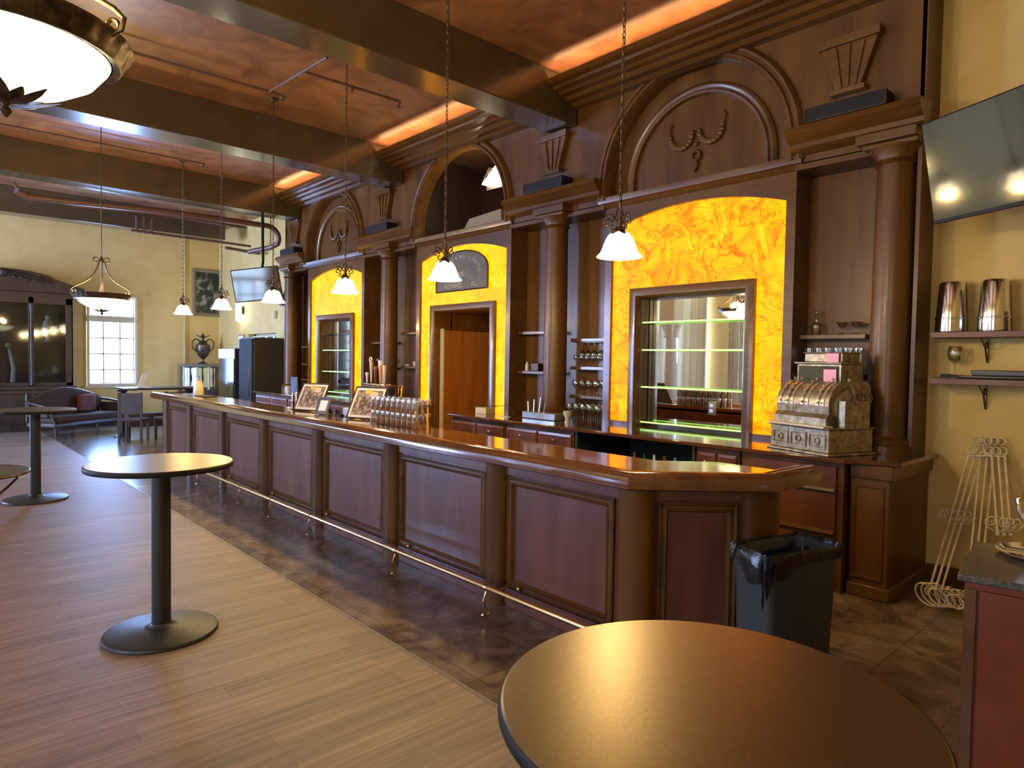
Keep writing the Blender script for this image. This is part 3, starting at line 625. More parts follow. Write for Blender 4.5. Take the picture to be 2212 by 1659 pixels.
for (u0_, u1) in ((.0, L_),):
    for c, d in ((0, .13), (.94, 1.03)): m.prism([(u0_, c), (u1, c), (u1, d), (u0_, d)], lambda a, b: TDI(a, b, 0), lambda a, b: TDI(a, b, .018))
m.build('rails', BARF, bar, smooth=False, bevel=.004)
def half_post(cx, cy, rot):
    return M().lathe([(.105, 0), (.105, .02), (.095, .03), (.095, 1.0), (.105, 1.03)], n=20, sx=.8, sy=1.15, a0=PI/2, a1=3*PI/2, T=lambda x, y, z: (cx+x*math.cos(rot)-y*math.sin(rot), cy+x*math.sin(rot)+y*math.cos(rot), z))
for y in posts: half_post(X0, y, 0).build('pilaster', MAH, bar)
half_post(X0+.03, 2.39, math.radians(22)).build('pilaster', MAH, bar)
half_post(3.72, 1.90, math.radians(60)).build('pilaster', MAH, bar)
MP = [(0, 0), (0, .022), (.012, .030), (.022, .018), (.034, .018), (.046, .028), (.058, .010), (.065, -.004)]
edges = [11.82, 10.6, 9.2, 7.8, 6.4, 5.0, 3.6, 2.40]
for a, b in zip(edges[1:], edges[:-1]):
    M().frame(Tf, a+.12, b-.12, .14, .93, MP).build('panel_moulding', MAHH, bar, smooth=False)
M().frame(TDI, .17, .64, .14, .93, MP).build('panel_moulding', MAHH, bar, smooth=False)
top = [(2.95, BY1+.1), (2.95, 2.27), (3.57, 1.70), (4.10, 1.70), (4.10, 1.80), (3.93, 1.90), (3.93, 2.30), (3.65, 2.58), (3.65, BY1+.1)]
M().pz([(3.06, BY1+.06), (3.06, 2.33), (3.60, 1.82), (3.93, 1.82), (3.93, 2.30), (3.65, 2.58), (3.65, BY1+.06)], 1.06, 1.108).build('bar_top', BARTOP, bar, bevel=.006)
# rolled arm rail swept along the outer edge
path = [(2.95, BY1+.1), (2.95, 2.27), (3.57, 1.70), (4.10, 1.70)]
prf = [(.12, 1.03), (.0, 1.045), (-.0, 1.085), (.008, 1.115), (.028, 1.135), (.055, 1.142), (.085, 1.136), (.10, 1.122), (.112, 1.118), (.125, 1.128), (.145, 1.130), (.160, 1.122), (.170, 1.106), (.170, 1.03)]
m = M(); vs = []
for i, p in enumerate(path):
    P_ = Vector(p); d0 = (P_-Vector(path[i-1])).normalized() if i else None; d1 = (Vector(path[i+1])-P_).normalized() if i < len(path)-1 else None
    nn = [Vector((-d.y, d.x)) for d in (d0, d1) if d is not None]
    n_ = sum(nn, Vector((0, 0))).normalized(); k = 1/max(.5, n_.dot(nn[0]))
    for d, z in prf: vs.append((P_.x+n_.x*d*k, P_.y+n_.y*d*k, z))
q = len(prf)
m.add(vs, [(i*q+j, i*q+j+1, (i+1)*q+j+1, (i+1)*q+j) for i in range(len(path)-1) for j in range(q-1)]+[tuple(range(q)), tuple(range(len(vs)-1, len(vs)-1-q, -1))])
m.build('arm_rail', mat('varnished_arm_rail', (.10, .036, .013), .11, c2=(.17, .064, .022), ns=5, st=(2, .2, 1), coat=.9), bar, ang=44)
# cove moulding under the rail
M().add([(x, y, z) for x, y in ((3.00, BY1+.05), (3.00, 2.30), (3.60, 1.75), (4.05, 1.75)) for z in (1.03,)]+[(x, y, 1.0) for x, y in ((3.14, BY1), (3.14, 2.41), (3.73, 1.87), (3.96, 1.87))],
        [(0, 1, 5, 4), (1, 2, 6, 5), (2, 3, 7, 6)]).build('cove_moulding', MAHH, bar, smooth=False)
t = thing('foot_rail', 'polished brass foot rail running low along the bar front', 'foot rail', (2.91, 6.5, 0))
M().tube([(2.91, 9.9, .2), (2.91, 2.52, .2), (3.02, 2.30, .2), (3.45, 1.84, .2)], .020, 14).build('rail_tube', BRASS, t)
for y in (3.42, 4.56, 6.10, 7.05, 7.95, 9.45):
    m = M(); m.tube([(2.91, y, .18), (2.885, y, .12), (2.90, y, .07), (2.94, y, .02), (2.91, y, .008)], .008, 8).tube([(2.91, y, .2), (3.0, y, .15), (3.13, y, .17)], .008, 8)
    m.tube([(2.91, y-.015, .2), (2.91, y+.015, .2)], .026, 14).sphere((2.88, y, .016), .012, 8)
    m.build('bracket', BRASS, t)
for y in (3.33, 4.70, 6.18, 7.52, 8.9): M().sphere((X0-.035, y, .165), .016, 10).build('wall_stud', BRASS, t)

# ------------------------------------------------------------------ high tables
def high_table(loc, label):
    t = thing('high_top_table', label, 'table', (0, 0, 0), group='round high-top tables on the open floor')
    M().lathe([(1e-4, 1.045), (.40, 1.045), (.412, 1.052), (.415, 1.062), (.413, 1.076), (.408, 1.08), (1e-4, 1.08)], n=96).build('tabletop', TOP, t, local=True, ang=30)
    M().lathe([(.416, 1.048), (.419, 1.055), (.419, 1.068), (.415, 1.076)], n=96).build('edge_band', BLKPL, t, local=True)
    M().lathe([(.055, .03), (.055, 1.04)], n=32).build('column', BLACK, t, local=True)
    M().lathe([(.325, 0), (.33, .008), (.325, .022), (.30, .030), (.10, .045), (.07, .052), (.06, .07), (1e-4, .07)], n=64).build('base', BLACK, t, local=True, ang=50)
    M().lathe([(.15, 1.03), (.16, 1.045), (1e-4, 1.046)], n=24).build('mounting_plate', BLACK, t, local=True)
    t.location = loc; return t
ht = high_table((1.17, 4.53, 0), 'round high-top table on black column standing alone mid floor')
dup(ht, (1.175, .695, 0), label='round high-top table filling the lower right foreground')
dup(ht, (1.12, 9.62, 0), label='round high-top table in front of the sofa at the left')

# ------------------------------------------------------------------ pendants
def leafcap(m, z0, R, n=6, drop=.06):
    for k in range(n):
        a = 2*PI*k/n; c, s_ = math.cos(a), math.sin(a)
        pts = []
        for q in range(5):
            rr = .02+(R-.02)*q/4; zz = z0-drop*(q/4)**1.5; w = .024*math.sin(PI*(q+.6)/4.8)
            pts.append((rr, zz, w))
        vs = []
        for rr, zz, w in pts: vs += [(rr*c-w*s_, rr*s_+w*c, zz), (rr*c+w*s_, rr*s_-w*c, zz)]
        m.add(vs, [(2*i, 2*i+1, 2*i+3, 2*i+2) for i in range(4)])
def scroll(m, a, pts, r=.006, n=6):
    m.tube([(p*math.cos(a), p*math.sin(a), z) for p, z in pts], r, n)
def spiral(cx, cz, r0_, r1, a0, a1, n=12): return [(cx+(r0_+(r1-r0_)*i/n)*math.cos(a0+(a1-a0)*i/n), cz+(r0_+(r1-r0_)*i/n)*math.sin(a0+(a1-a0)*i/n)) for i in range(n+1)]
def chain(m, z0, z1, s=.045):
    z = z0; k = 0
    while z < z1:
        if k % 2: m.torus((0, 0, z), .0105, .0038, 10, 5, 'x', sx=1, sy=2.2)
        else: m.torus((0, 0, z), .0105, .0038, 10, 5, 'y', sx=1, sy=2.2)
        z += .037; k += 1
def pendant():
    t = thing('bell_pendant', '', 'pendant lamp', (0, 0, 0), group='bell pendants hanging over the bar')
    M().lathe([(.150, 0), (.153, .004), (.146, .010), (.128, .028), (.115, .055), (.103, .09), (.088, .125), (.062, .155), (.035, .165), (.033, .162), (.060, .150), (.085, .12), (.1, .088), (.112, .054), (.125, .028), (.145, .002), (.150, 0)], n=40).build('shade', SHADE, t, local=True, ang=60)
    m = M(); leafcap(m, .172, .085, 6, .03); m.lathe([(.03, .162), (.036, .175), (.022, .19), (.014, .21), (.018, .23), (.010, .26), (.008, .34), (.014, .36), (.006, .38), (1e-4, .385)], n=14)
    m.build('collar', IRON, t, local=True)
    for k in range(3):
        a = 2*PI*k/3+.35; m = M()
        scroll(m, a, [(.012, .33), (.03, .27), (.055, .225)]+spiral(.085, .225, .03, .008, PI, -PI*.9))
        scroll(m, a, [(.012, .20)]+spiral(.05, .20, .028, .007, -PI, PI*.8)); scroll(m, a, [(.012, .235), (.04, .262)]+spiral(.075, .262, .026, .006, PI*.9, -PI*.8))
        m.build('scroll_arm', IRON, t, local=True)
    m = M(); chain(m, .395, CZ-2.455-.03); m.build('chain', IRON, t, local=True)
    M().lathe([(.06, 0), (.06, -.012), (.03, -.03), (.008, -.04), (1e-4, -.04)], 0, 0, CZ-2.455, 20).build('ceiling_canopy', IRON, t, local=True)
    point('bulb', (0, 0, -.01), 34, WARM, .045, t)
    return t
pp = pendant(); pp.location = (3.55, 2.85, 2.455)
PN = ['nearest bell pendant, in front of the near amber panel', 'second bell pendant, overlapping the dark arched sign', 'third bell pendant, in front of the far amber panel', 'fourth bell pendant, beside the far television', 'fifth bell pendant, in front of the framed picture', 'sixth and farthest bell pendant, left of the framed picture']
for i, y in enumerate((2.85, 4.81, 6.63, 8.56, 10.48, 12.38)):
    lab = PN[i]+', lit white glass with scrollwork'
    if i == 0: pp['label'] = lab
    else: dup(pp, (3.55, y, 2.455), .3*i, label=lab)
def bowl(loc, R, label, zc, power):
    t = thing('bowl_pendant', label, 'chandelier', (0, 0, 0), group='large bowl pendants')
    k = R/.40
    M().lathe([(.0001, -.175*k), (.10*k, -.165*k), (.2*k, -.13*k), (.28*k, -.08*k), (.325*k, -.02*k), (.335*k, .0)], n=48).build('glass_bowl', BOWLG, t, local=True)
    M().lathe([(.335*k, -.01*k), (.36*k, -.02*k), (.375*k, .0), (.385*k, .03*k), (.405*k, .05*k), (.40*k, .062*k), (.37*k, .05*k), (.34*k, .03*k), (.335*k, -.01*k)], n=180, wob=lambda a, z: 1+.014*math.sin(30*a)*(1 if .0 < z < .05*k else .2)).build('leaf_rim', IRON, t, local=True)
    m = M(); leafcap(m, -.21*k, .17*k, 7, -.045*k); leafcap(m, -.20*k, .12*k, 5, -.03*k); m.lathe([(1e-4, -.26*k), (.012*k, -.25*k), (.022*k, -.235*k), (.010*k, -.215*k), (.026*k, -.2*k), (.03*k, -.175*k), (1e-4, -.17*k)], n=12)
    m.build('finial', IRON, t, local=True)
    for j in range(3):
        a = 2*PI*j/3-.75; m = M()
        scroll(m, a, [(.385*k, .04*k), (.425*k, .06*k), (.435*k, .10*k), (.40*k, .135*k), (.33*k, .175*k), (.24*k, .225*k), (.16*k, .29*k), (.10*k, .37*k), (.06*k, .46*k), (.035*k, .56*k)]+spiral(.085*k, .56*k, .055*k, .02*k, PI, -PI*.9), .010*k, 8)
        scroll(m, a, spiral(.39*k, .075*k, .032*k, .010*k, -PI*.5, PI*1.5), .008*k, 6)
        m.build('arm', IRON, t, local=True)
    M().lathe([(.012*k, .03*k), (.035*k, .10*k), (.012*k, .2*k), (.018*k, .35*k), (.010*k, .5*k), (.03*k, .56*k), (.012*k, .62*k), (.006*k, .64*k)], n=14).build('stem', IRON, t, local=True)
    m = M(); m.tube([(0, 0, .62*k), (0, 0, CZ-zc-.03)], .007, 8); m.lathe([(.07, 0), (.07, -.015), (.02, -.035), (1e-4, -.04)], 0, 0, CZ-zc, 20); m.build('hanging_rod', IRON, t, local=True)
    point('bulb', (0, 0, .09), power, WARM, .12, t)
    t.location = loc; return t
b1 = bowl((.262, 2.88, 2.795), .375, 'large lit bowl chandelier with bronze rim at the upper left corner', 2.79, 48)
bowl((2.12, 11.25, 2.56), .385, 'distant lit bowl chandelier hanging in front of the far window', 2.56, 50)
bowl((-2.2, 8.15, 3.0), .40, 'bowl chandelier reflected in the big mirror', 3.0, 60)

bowl((-1.9, 4.6, 2.9), .40, 'added bowl chandelier out of view left of the camera, warming the room light', 2.9, 170)  # out of view, added to raise the warm ambient light
bowl((-1.3, .4, 2.9), .40, 'added bowl chandelier out of view behind the camera, warming the room light', 2.9, 80)  # unseen as well, added as warm fill from behind the camera
# ------------------------------------------------------------------ things on the bar
def frame_pic(cy, w, h, label, x=3.50, lean=28, yaw=0, small=False):
    t = thing('framed_print' if not small else 'framed_card', label, 'framed picture', (x, cy, 1.109), yaw)
    a = math.radians(lean)
    def T(u, v, hh): return (-hh*math.cos(a)+v*math.sin(a), u, v*math.cos(a)+hh*math.sin(a)+.006)
    fb = BLKPL if small else DARKW
    m = M().prism([(-w/2, 0), (w/2, 0), (w/2, h), (-w/2, h)], lambda p, q: T(p, q, -.008), lambda p, q: T(p, q, .004)); m.frame(T, -w/2, w/2, 0, h, [(0, 0), (0, .012), (.012, .012), (.014, .004)])
    m.build('frame', mat('grey_frame', (.12, .13, .14), .5) if small else fb, t, local=True, smooth=False)
    e = .015 if not small else .04
    M().prism([(-w/2+e, e), (w/2-e, e), (w/2-e, h-e), (-w/2+e, h-e)], lambda p, q: T(p, q, .004), lambda p, q: T(p, q, .006)).build('mat_board', PAPER if small else mat('ivory_mat', (.75, .72, .60), .7), t, local=True, smooth=False)
    if not small:
        e = .042; M().prism([(-w/2+e, e), (w/2-e, e), (w/2-e, h-e), (-w/2+e, h-e)], lambda p, q: T(p, q, .006), lambda p, q: T(p, q, .008)).build('print', mat('busy_brown_print', (.10, .055, .04), .5, c2=(.42, .33, .24), ns=22, detail=4, contrast=(.42, .62)), t, local=True, smooth=False)
        m = M(); 
        m.add([T(u*1.0, v, .0095) for u, v in [(-.06+.055*math.cos(q), h*.76+.035*math.sin(q)) for q in [2*PI*i/12 for i in range(12)]]], [tuple(range(12))]); m.build('pale_shape', mat('pale_print_patch', (.62, .50, .36), .6), t, local=True, smooth=False)
        m = M(); m.add([T(u*1.0, v, .0097) for u, v in [(.02+.045*math.cos(q), h*.84+.03*math.sin(q)) for q in [2*PI*i/12 for i in range(12)]]], [tuple(range(12))]); m.build('yellow_shape', mat('yellow_print_patch', (.60, .45, .06), .6), t, local=True, smooth=False)
    m = M(); m.prism([(-.03, h*.75), (.03, h*.75), (.03, h*.70), (-.03, h*.70)], lambda p, q: T(p, q, -.008), lambda p, q: (T(p, q, 0)[0]+.10, p, .002)).build('easel_back', fb, t, local=True, smooth=False)
    return t
frame_pic(7.45, .42, .36, 'larger framed print leaning on the bar, left of the small grey card', yaw=.35)
frame_pic(6.16, .42, .37, 'larger framed print leaning on the bar, beside the rows of glasses', yaw=.35)
frame_pic(6.92, .19, .20, 'small grey-framed card standing between the two larger prints', x=3.42, lean=22, yaw=.3, small=True)
t = thing('cream_jug', 'cream plastic jug with clear lid at the far end of the bar', 'jug', (3.47, 11.3, 1.109))
M().lathe([(1e-4, .0), (.075, 0), (.08, .01), (.078, .1), (.06, .2), (.055, .235), (1e-4, .235)], 3.47, 11.3, 1.109, 20).build('body', mat('cream_plastic', (.72, .66, .42), .5), t)
M().lathe([(.045, .235), (.04, .29), (.03, .30)], 3.47, 11.3, 1.109, 16).build('lid', GLASS, t)
t = tag(M().box(3.36, 3.58, 10.75, 11.15, 1.109, 1.118).build('bar_mat', BLKPL, bevel=.003), 'thin black bar mat beside the cream jug', 'mat')
t = thing('napkin_dispenser', 'chrome napkin holder with blue card behind the left print', 'holder', (3.52, 7.86, 1.109))
M().box(3.48, 3.51, 7.80, 7.83, 1.109, 1.30).box(3.53, 3.56, 7.80, 7.83, 1.109, 1.32).box(3.48, 3.56, 7.80, 7.94, 1.109, 1.13).build('chrome_frame', CHROME, t, bevel=.006)
M().box(3.535, 3.555, 7.82, 7.97, 1.30, 1.50).build('blue_card', mat('blue_card', (.12, .2, .42), .6), t, smooth=False)
t = thing('tape_dispenser', 'small black tape dispenser between the framed prints', 'dispenser', (3.52, 6.72, 1.109))
M().torus((3.52, 6.72, 1.15), .03, .012, 16, 8, 'x').box(3.50, 3.54, 6.62, 6.76, 1.109, 1.13).build('body', BLKPL, t)
M().box(3.54, 3.60, 6.50, 6.64, 1.109, 1.20).build('white_box', mat('pale_blue_plastic', (.55, .66, .8), .4), t, bevel=.004)
def lit_profile(o): return o
def tumbler():
    return M().lathe([(1e-4, .012), (.026, .012), (.031, .02), (.040, .128), (.042, .13), (.044, .128), (.034, .0), (1e-4, .0)], n=16).build('pint_glass', thin_glass('tumbler_glass', (1, 1, .98), .45, .22), ang=60)
tg = None; k = 0
ROW = [(X, y0-.091*q) for X, y0, n in ((3.44, 5.80, 9), (3.535, 5.84, 9), (3.625, 5.80, 8)) for q in range(n)]
for lay in (0, 1):
    for i, (x, y) in enumerate(ROW):
        if tg is None:
            tg = tumbler(); o = tg
        else: o = tg.copy(); COL.objects.link(o)
        rw, qq_ = (0, i) if i < 9 else ((1, i-9) if i < 18 else (2, i-18))
        tag(o, 'upturned tumbler, %s layer, %s row, %s in the block on the bar' % (('lower', 'upper')[lay], ('front', 'middle', 'back')[rw], ORD[qq_]), 'glass', 'upturned tumblers stacked on the bar')
        o.rotation_euler = (PI, 0, 0); o.location = (x, y, 1.109+.131+.131*lay)
t = thing('ice_bucket', 'polished steel ice bucket with ring handles, seen just above the tumblers', 'bucket', (5.45, 8.62, CTZ))
M().lathe([(1e-4, 0), (.09, 0), (.095, .01), (.125, .29), (.13, .295), (.127, .30), (.118, .29), (.088, .02), (1e-4, .02)], 5.45, 8.62, CTZ, 32).build('body', STEEL, t)
M().torus((5.45, 8.76, CTZ+.24), .028, .006, 14, 6, 'x').torus((5.45, 8.48, CTZ+.24), .028, .006, 14, 6, 'x').build('ring_handle', CHROME, t)
# ------------------------------------------------------------------ glassware on the back bar
def wine():
    return M().lathe([(1e-4, 0), (.034, 0), (.034, .004), (.006, .010), (.004, .08), (.012, .09), (.034, .11), (.043, .14), (.040, .17), (.033, .19), (.031, .188), (.038, .168), (.040, .14), (.03, .112), (1e-4, .094)], n=18).build('wine_glass', GLASS, ang=60)
wg = None
SETS = [('lower shelf, left of the near amber panel', 1.336, 5, 2), ('back counter, left of the near amber panel', CTZ+.001, 5, 3)]
for lab, z, nx, ny in SETS:
    for q in range(ny):
        for i in range(nx):
            if wg is None: wg = wine(); o = wg
            else: o = wg.copy(); COL.objects.link(o)
            o.location = (6.17+.09*q-(.10 if z < 1.2 else 0), 5.60-.115*i, z)
            tag(o, 'round wine glass, %s, %s row, on the %s' % (ORD[i], ('front', 'middle', 'back')[q if ny == 3 else q*2], lab.replace(', left of the near amber panel', '')), 'wine glass', 'wine glasses on the '+lab)
for i in range(6):
    o = wg.copy(); COL.objects.link(o); o.location = (6.17, 5.60-.095*i, 1.691); o.scale = (.8, .8, .75)
    tag(o, 'small stemmed glass, %s of six on the middle stemware shelf' % ORD[i], 'stemmed glass', 'small stemmed glasses, front row')
for i in range(5):
    o = wg.copy(); COL.objects.link(o); o.location = (6.23, 5.55-.10*i, 1.985); o.rotation_euler = (PI, 0, 0)
    tag(o, 'stemmed glass, %s of five hanging upside down under the top stemware shelf' % ORD[i], 'stemmed glass', 'stemmed glasses hanging upside down')
tag(M().box(6.15, 6.29, 5.04, 5.64, 1.986, 1.994).build('glass_rack', IRON, smooth=False), 'thin metal hanging rack under the top stemware shelf', 'rack')
pg = None
for i in range(6):
    if pg is None:
        pg = M().lathe([(1e-4, 0), (.036, 0), (.036, .008), (.022, .018), (.028, .05), (.037, .13), (.042, .235), (.039, .235), (.034, .13), (.024, .05), (1e-4, .03)], n=18).build('pilsner_glass', GLASS, ang=60); o = pg
    else: o = pg.copy(); COL.objects.link(o)
    o.location = (6.2, 2.72-.087*i, 1.676)
    tag(o, 'tall pilsner glass, %s of six above the cash register' % ORD[i], 'glass', 'pilsner glasses above the cash register')
for i, y in enumerate((2.43, 2.31)):
    o = M().lathe([(1e-4, 0), (.035, 0), (.03, .01), (.008, .02), (.008, .05), (.03, .07), (.055, .11), (.052, .11), (.026, .074), (1e-4, .06)], n=18).build('coupe_glass', GLASS, ang=60)
    o.location = (6.2, y, 2.031); tag(o, ['left of the two short coupe glasses on the top right shelf', 'right of the two short coupe glasses on the top right shelf'][i], 'glass')
t = thing('glass_decanter', 'clear cut-glass decanter on the shelf high above the cash register', 'decanter', (6.2, 2.66, 2.031))
M().lathe([(1e-4, 0), (.035, 0), (.045, .02), (.045, .09), (.015, .12), (.013, .17), (.02, .18), (1e-4, .18)], 6.2, 2.66, 2.031, 16).build('bottle', GLASS, t)
M().sphere((6.2, 2.66, 2.235), .024, 10).build('stopper', GLASS, t)
def small(name, y, z, r, h, m, label, cat, x=6.19, prof=None):
    p = prof or [(1e-4, 0), (r, 0), (r*1.05, h*.1), (r*1.05, h*.7), (r*.5, h*.85), (r*.5, h), (1e-4, h)]
    o = M().lathe(p, n=16).build(name, m); o.location = (x, y, z); tag(o, label, cat); return o
FIG = mat('ivory_ceramic', (.6, .52, .36), .4)
small('figurine', 6.50, 1.616, .025, .12, FIG, 'small ivory figurine on the lower shelf right of the doorway bay', 'figurine')
t = thing('tea_tin', 'dark tin box between the figurine and the cups', 'box', (6.19, 6.32, 1.616))
M().box(6.15, 6.23, 6.25, 6.39, 1.616, 1.72).build('tin', mat('dark_tin', (.05, .035, .02), .4, .5), t, bevel=.006)
small('shot_glass', 6.16, 1.616, .025, .07, GLASS, 'short clear glass right of the dark tin box', 'glass', prof=[(1e-4, .008), (.02, .008), (.026, .07), (.028, .07), (.022, 0), (1e-4, 0)])
small('salt_shaker', 6.02, 1.616, .02, .09, WHITE, 'white shaker at the column end of the lower shelf right of the doorway bay', 'shaker')
small('steel_jug', 9.05, 1.631, .035, .13, STEEL, 'little steel jug on the lower shelf left of the doorway bay', 'jug')
small('ceramic_cup', 9.18, 1.631, .03, .075, FIG, 'cream cup beside the little steel jug', 'cup', prof=[(1e-4, 0), (.022, 0), (.03, .03), (.032, .075), (.028, .075), (.02, .01), (1e-4, .01)])
small('white_dish', 9.38, 1.631, .05, .03, WHITE, 'low white dish on the lower shelf left of the doorway bay', 'dish', prof=[(1e-4, 0), (.03, 0), (.055, .025), (.05, .026), (.028, .006), (1e-4, .006)])
for i in range(5):
    o = wg.copy(); COL.objects.link(o); o.location = (6.2, 9.90+.11*i, 1.601); o.scale = (.9, .9, .8)
    tag(o, 'small stemmed glass, %s of five on the shelf behind the beer taps' % ORD[4-i], 'stemmed glass', 'stemmed glasses behind the beer taps')
for i in range(3):
    o = pg.copy(); COL.objects.link(o); o.location = (6.2, 12.82+.12*i, 1.301)
    tag(o, 'tall clear glass, %s of three, lowest shelf left of far bay' % ORD[2-i], 'glass', 'tall glasses left of the far bay')
small('glass_jar', 12.85, 1.621, .05, .13, mat('pale_jar', (.55, .55, .38), .3), 'squat pale jar on the middle shelf left of the far bay', 'jar')
# things on the back counter
t = thing('beer_tap_tower', 'row of tall beer tap handles on a chrome tower beside the far bay', 'beer taps', (5.45, 9.1, CTZ))
M().box(5.40, 5.52, 8.84, 9.50, CTZ+.24, CTZ+.31).box(5.43, 5.49, 9.10, 9.20, CTZ, CTZ+.25).box(5.36, 5.56, 9.0, 9.3, CTZ, CTZ+.015).build('tower', CHROME, t, bevel=.01)
for i, (y, mm, hh) in enumerate(((9.38, WHITE, .16), (9.25, mat('beige_handle', (.55, .47, .33), .4), .34), (9.12, REDW, .26), (8.98, mat('pint_shaped_handle', (.75, .30, .03), .35), .30), (8.86, mat('slim_pale_handle', (.6, .55, .42), .4), .28))):
    M().lathe([(.010, 0), (.014, .02), (.018, .10), (.026, hh*.75), (.030, hh*.9), (.02, hh), (1e-4, hh)], 5.42, y, CTZ+.32, 12).build('tap_handle', mm, t, ['short white tap handle', 'beige tap handle with round crest', 'red-brown tap handle', 'orange pint-shaped tap handle with pale head', 'slim pale tap handle'][i])
    M().tube([(5.40, y, CTZ+.28), (5.33, y, CTZ+.27), (5.32, y, CTZ+.20)], .009, 8).build('spout', CHROME, t)
M().torus((5.41, 9.25, CTZ+.68), .035, .014, 16, 8, 'x').build('round_crest', mat('gold_crest', (.65, .5, .25), .35, .4), t)
M().lathe([(.03, 0), (.036, .05), (.034, .07), (1e-4, .075)], 5.42, 8.98, CTZ+.60, 14).build('pale_head', PAPER, t)
t = thing('green_cutting_board', 'lime green round board lying beside the beer taps', 'board', (5.4, 9.66, CTZ))
M().lathe([(1e-4, 0), (.09, 0), (.1, .02), (.08, .05), (1e-4, .055)], 5.40, 9.66, CTZ, 20).build('board', mat('lime_plastic', (.35, .5, .06), .5), t)
t = thing('utensil_caddy', 'grey tray with bar tools standing before the second column from the right', 'caddy', (5.75, 5.85, CTZ))
M().box(5.62, 5.80, 5.42, 5.98, CTZ, CTZ+.085).build('tray', mat('grey_steel_tray', (.35, .38, .4), .3, .7), t, bevel=.01)
for i in range(7): M().tube([(5.70, 5.68+.045*i, CTZ+.05), (5.71+.01*(i % 3), 5.67+.05*i, CTZ+.20+.03*(i % 3))], .008, 7).build('bar_tool', [STEEL, BLKPL][i % 2], t)
t = thing('white_holder', 'small pale toothpick holder at the left edge of the wine glasses', 'holder', (5.62, 5.22, CTZ))
M().lathe([(1e-4, 0), (.03, 0), (.02, .05), (.045, .10), (.05, .13), (1e-4, .14)], 5.62, 5.22, CTZ, 14).build('cup', mat('pale_holder', (.5, .5, .38), .5), t)
t = thing('basket', 'small wire basket with white papers on the counter beside the doorway', 'basket', (5.6, 6.7, CTZ))
M().box(5.56, 5.72, 6.60, 6.82, CTZ, CTZ+.08).build('white_papers', mat('papers', (.6, .52, .35), .7), t, bevel=.004)
M().tube([(5.55, 6.58, CTZ+.09), (5.74, 6.58, CTZ+.11), (5.74, 6.84, CTZ+.10), (5.55, 6.84, CTZ+.09)], .004, 6, True).tube([(5.6, 6.5, CTZ+.10), (5.66, 6.3, CTZ+.14), (5.7, 6.2, CTZ+.02)], .004, 6).build('wire', IRON, t)
tag(M().box(5.50, 5.56, 6.12, 6.32, CTZ, CTZ+.006).build('paper_slip', PAPER, smooth=False), 'white paper slip lying on the back counter', 'paper')
t = thing('black_stool', 'black padded stool back visible above the bar in front of the doorway', 'stool', (4.75, 7.45, 0))
M().box(4.55, 4.95, 7.1, 7.75, .80, 1.10).build('seat', BLKPL, t, bevel=.05)
M().lathe([(.2, 0), (.2, .02), (.03, .05), (.03, .8)], 4.75, 7.45, 0, 20).build('pedestal', BLKPL, t)
BT = [mat('bottle_green', (.02, .08, .03), .15), mat('bottle_red', (.3, .02, .02), .3), WHITE, mat('bottle_blue', (.2, .3, .5), .3), CHROME, mat('bottle_amber', (.2, .08, .01), .15)]
for i, y in enumerate((3.62, 3.74, 3.86, 3.98, 4.10)):
    o = M().lathe([(1e-4, 0), (.035, 0), (.037, .02), (.037, .16), (.014, .21), (.013, .28), (1e-4, .28)], n=14).build('liquor_bottle', BT[(i*3+3) % 6]); o.location = (5.42, y, .571)
    tag(o, ['pale blue', 'amber', 'white', 'dark green', 'red'][i]+' bottle standing in the open green cabinet', 'bottle')
    o.data.materials[0] = [BT[3], BT[5], BT[2], BT[0], BT[1]][i]
for i in range(3):
    o = wg.copy(); COL.objects.link(o); o.location = (5.42, 4.33+.12*i, .76); o.rotation_euler = (PI, 0, 0)
    tag(o, 'upturned stemmed glass, %s of three in the open green cabinet' % ORD[2-i], 'stemmed glass', 'stemmed glasses in the green cabinet')
for z in (1.0,): pass

# ------------------------------------------------------------------ antique cash register
cr = thing('cash_register', 'antique ornate brass cash register with two pink cards at the back counter', 'cash register', (5.46, 2.38, CTZ), math.radians(-19))
cr.scale = (1.1, 1.1, 1.08)
def RB(n, m_, mt, lab=None, **k): return m_.build(n, mt, cr, lab, local=True, **k)      # local: -x faces the room, y spans the width
RB('drawer_base', M().box(-.12, .36, -.29, .29, 0, .02).box(-.10, .34, -.27, .27, .02, .19).box(-.115, .35, -.285, .285, .19, .205), OLDBR, smooth=False, bevel=.006)
m = M()
for y in (-.17, 0, .17): m.frame(lambda u, v, h: (-.10-h, u, v), y-.075, y+.075, .05, .16, [(0, 0), (0, .008), (.012, .008), (.016, .002)]).torus((-.105, y, .105), .022, .006, 12, 6, 'x')
RB('drawer_ornament', m, OLDBR)
hood = [(-.10, .205), (-.10, .27), (-.07, .30), (-.075, .36)]+[(.12-.20*math.cos(a), .36+.18*math.sin(a)) for a in [PI*.5*k/10 for k in range(11)]]+[(.30, .54), (.34, .50), (.34, .205)]
m = M().py(hood, -.24, .24); RB('cabinet', m, OLDBR, ang=30)
for s in (-1, 1): RB('end_dome', M().lathe([(1e-4, 0), (.15, 0), (.15, .02), (.10, .045), (1e-4, .05)], n=28, T=lambda x, y, z, s=s: (.13+x, s*(.24+z), .34+y)), OLDBR)
M_ = M()
for y in (-.19, -.145, -.05, -.005, .09, .135, .205): M_.py([(.12-.205*math.cos(a), .36+.185*math.sin(a)) for a in [PI*.5*k/10 for k in range(11)]]+[(.12-.19*math.cos(a), .36+.17*math.sin(a)) for a in [PI*.5*k/10 for k in range(10, -1, -1)]], y-.012, y+.012)
RB('key_band', M_, REGKEY)
m = M()
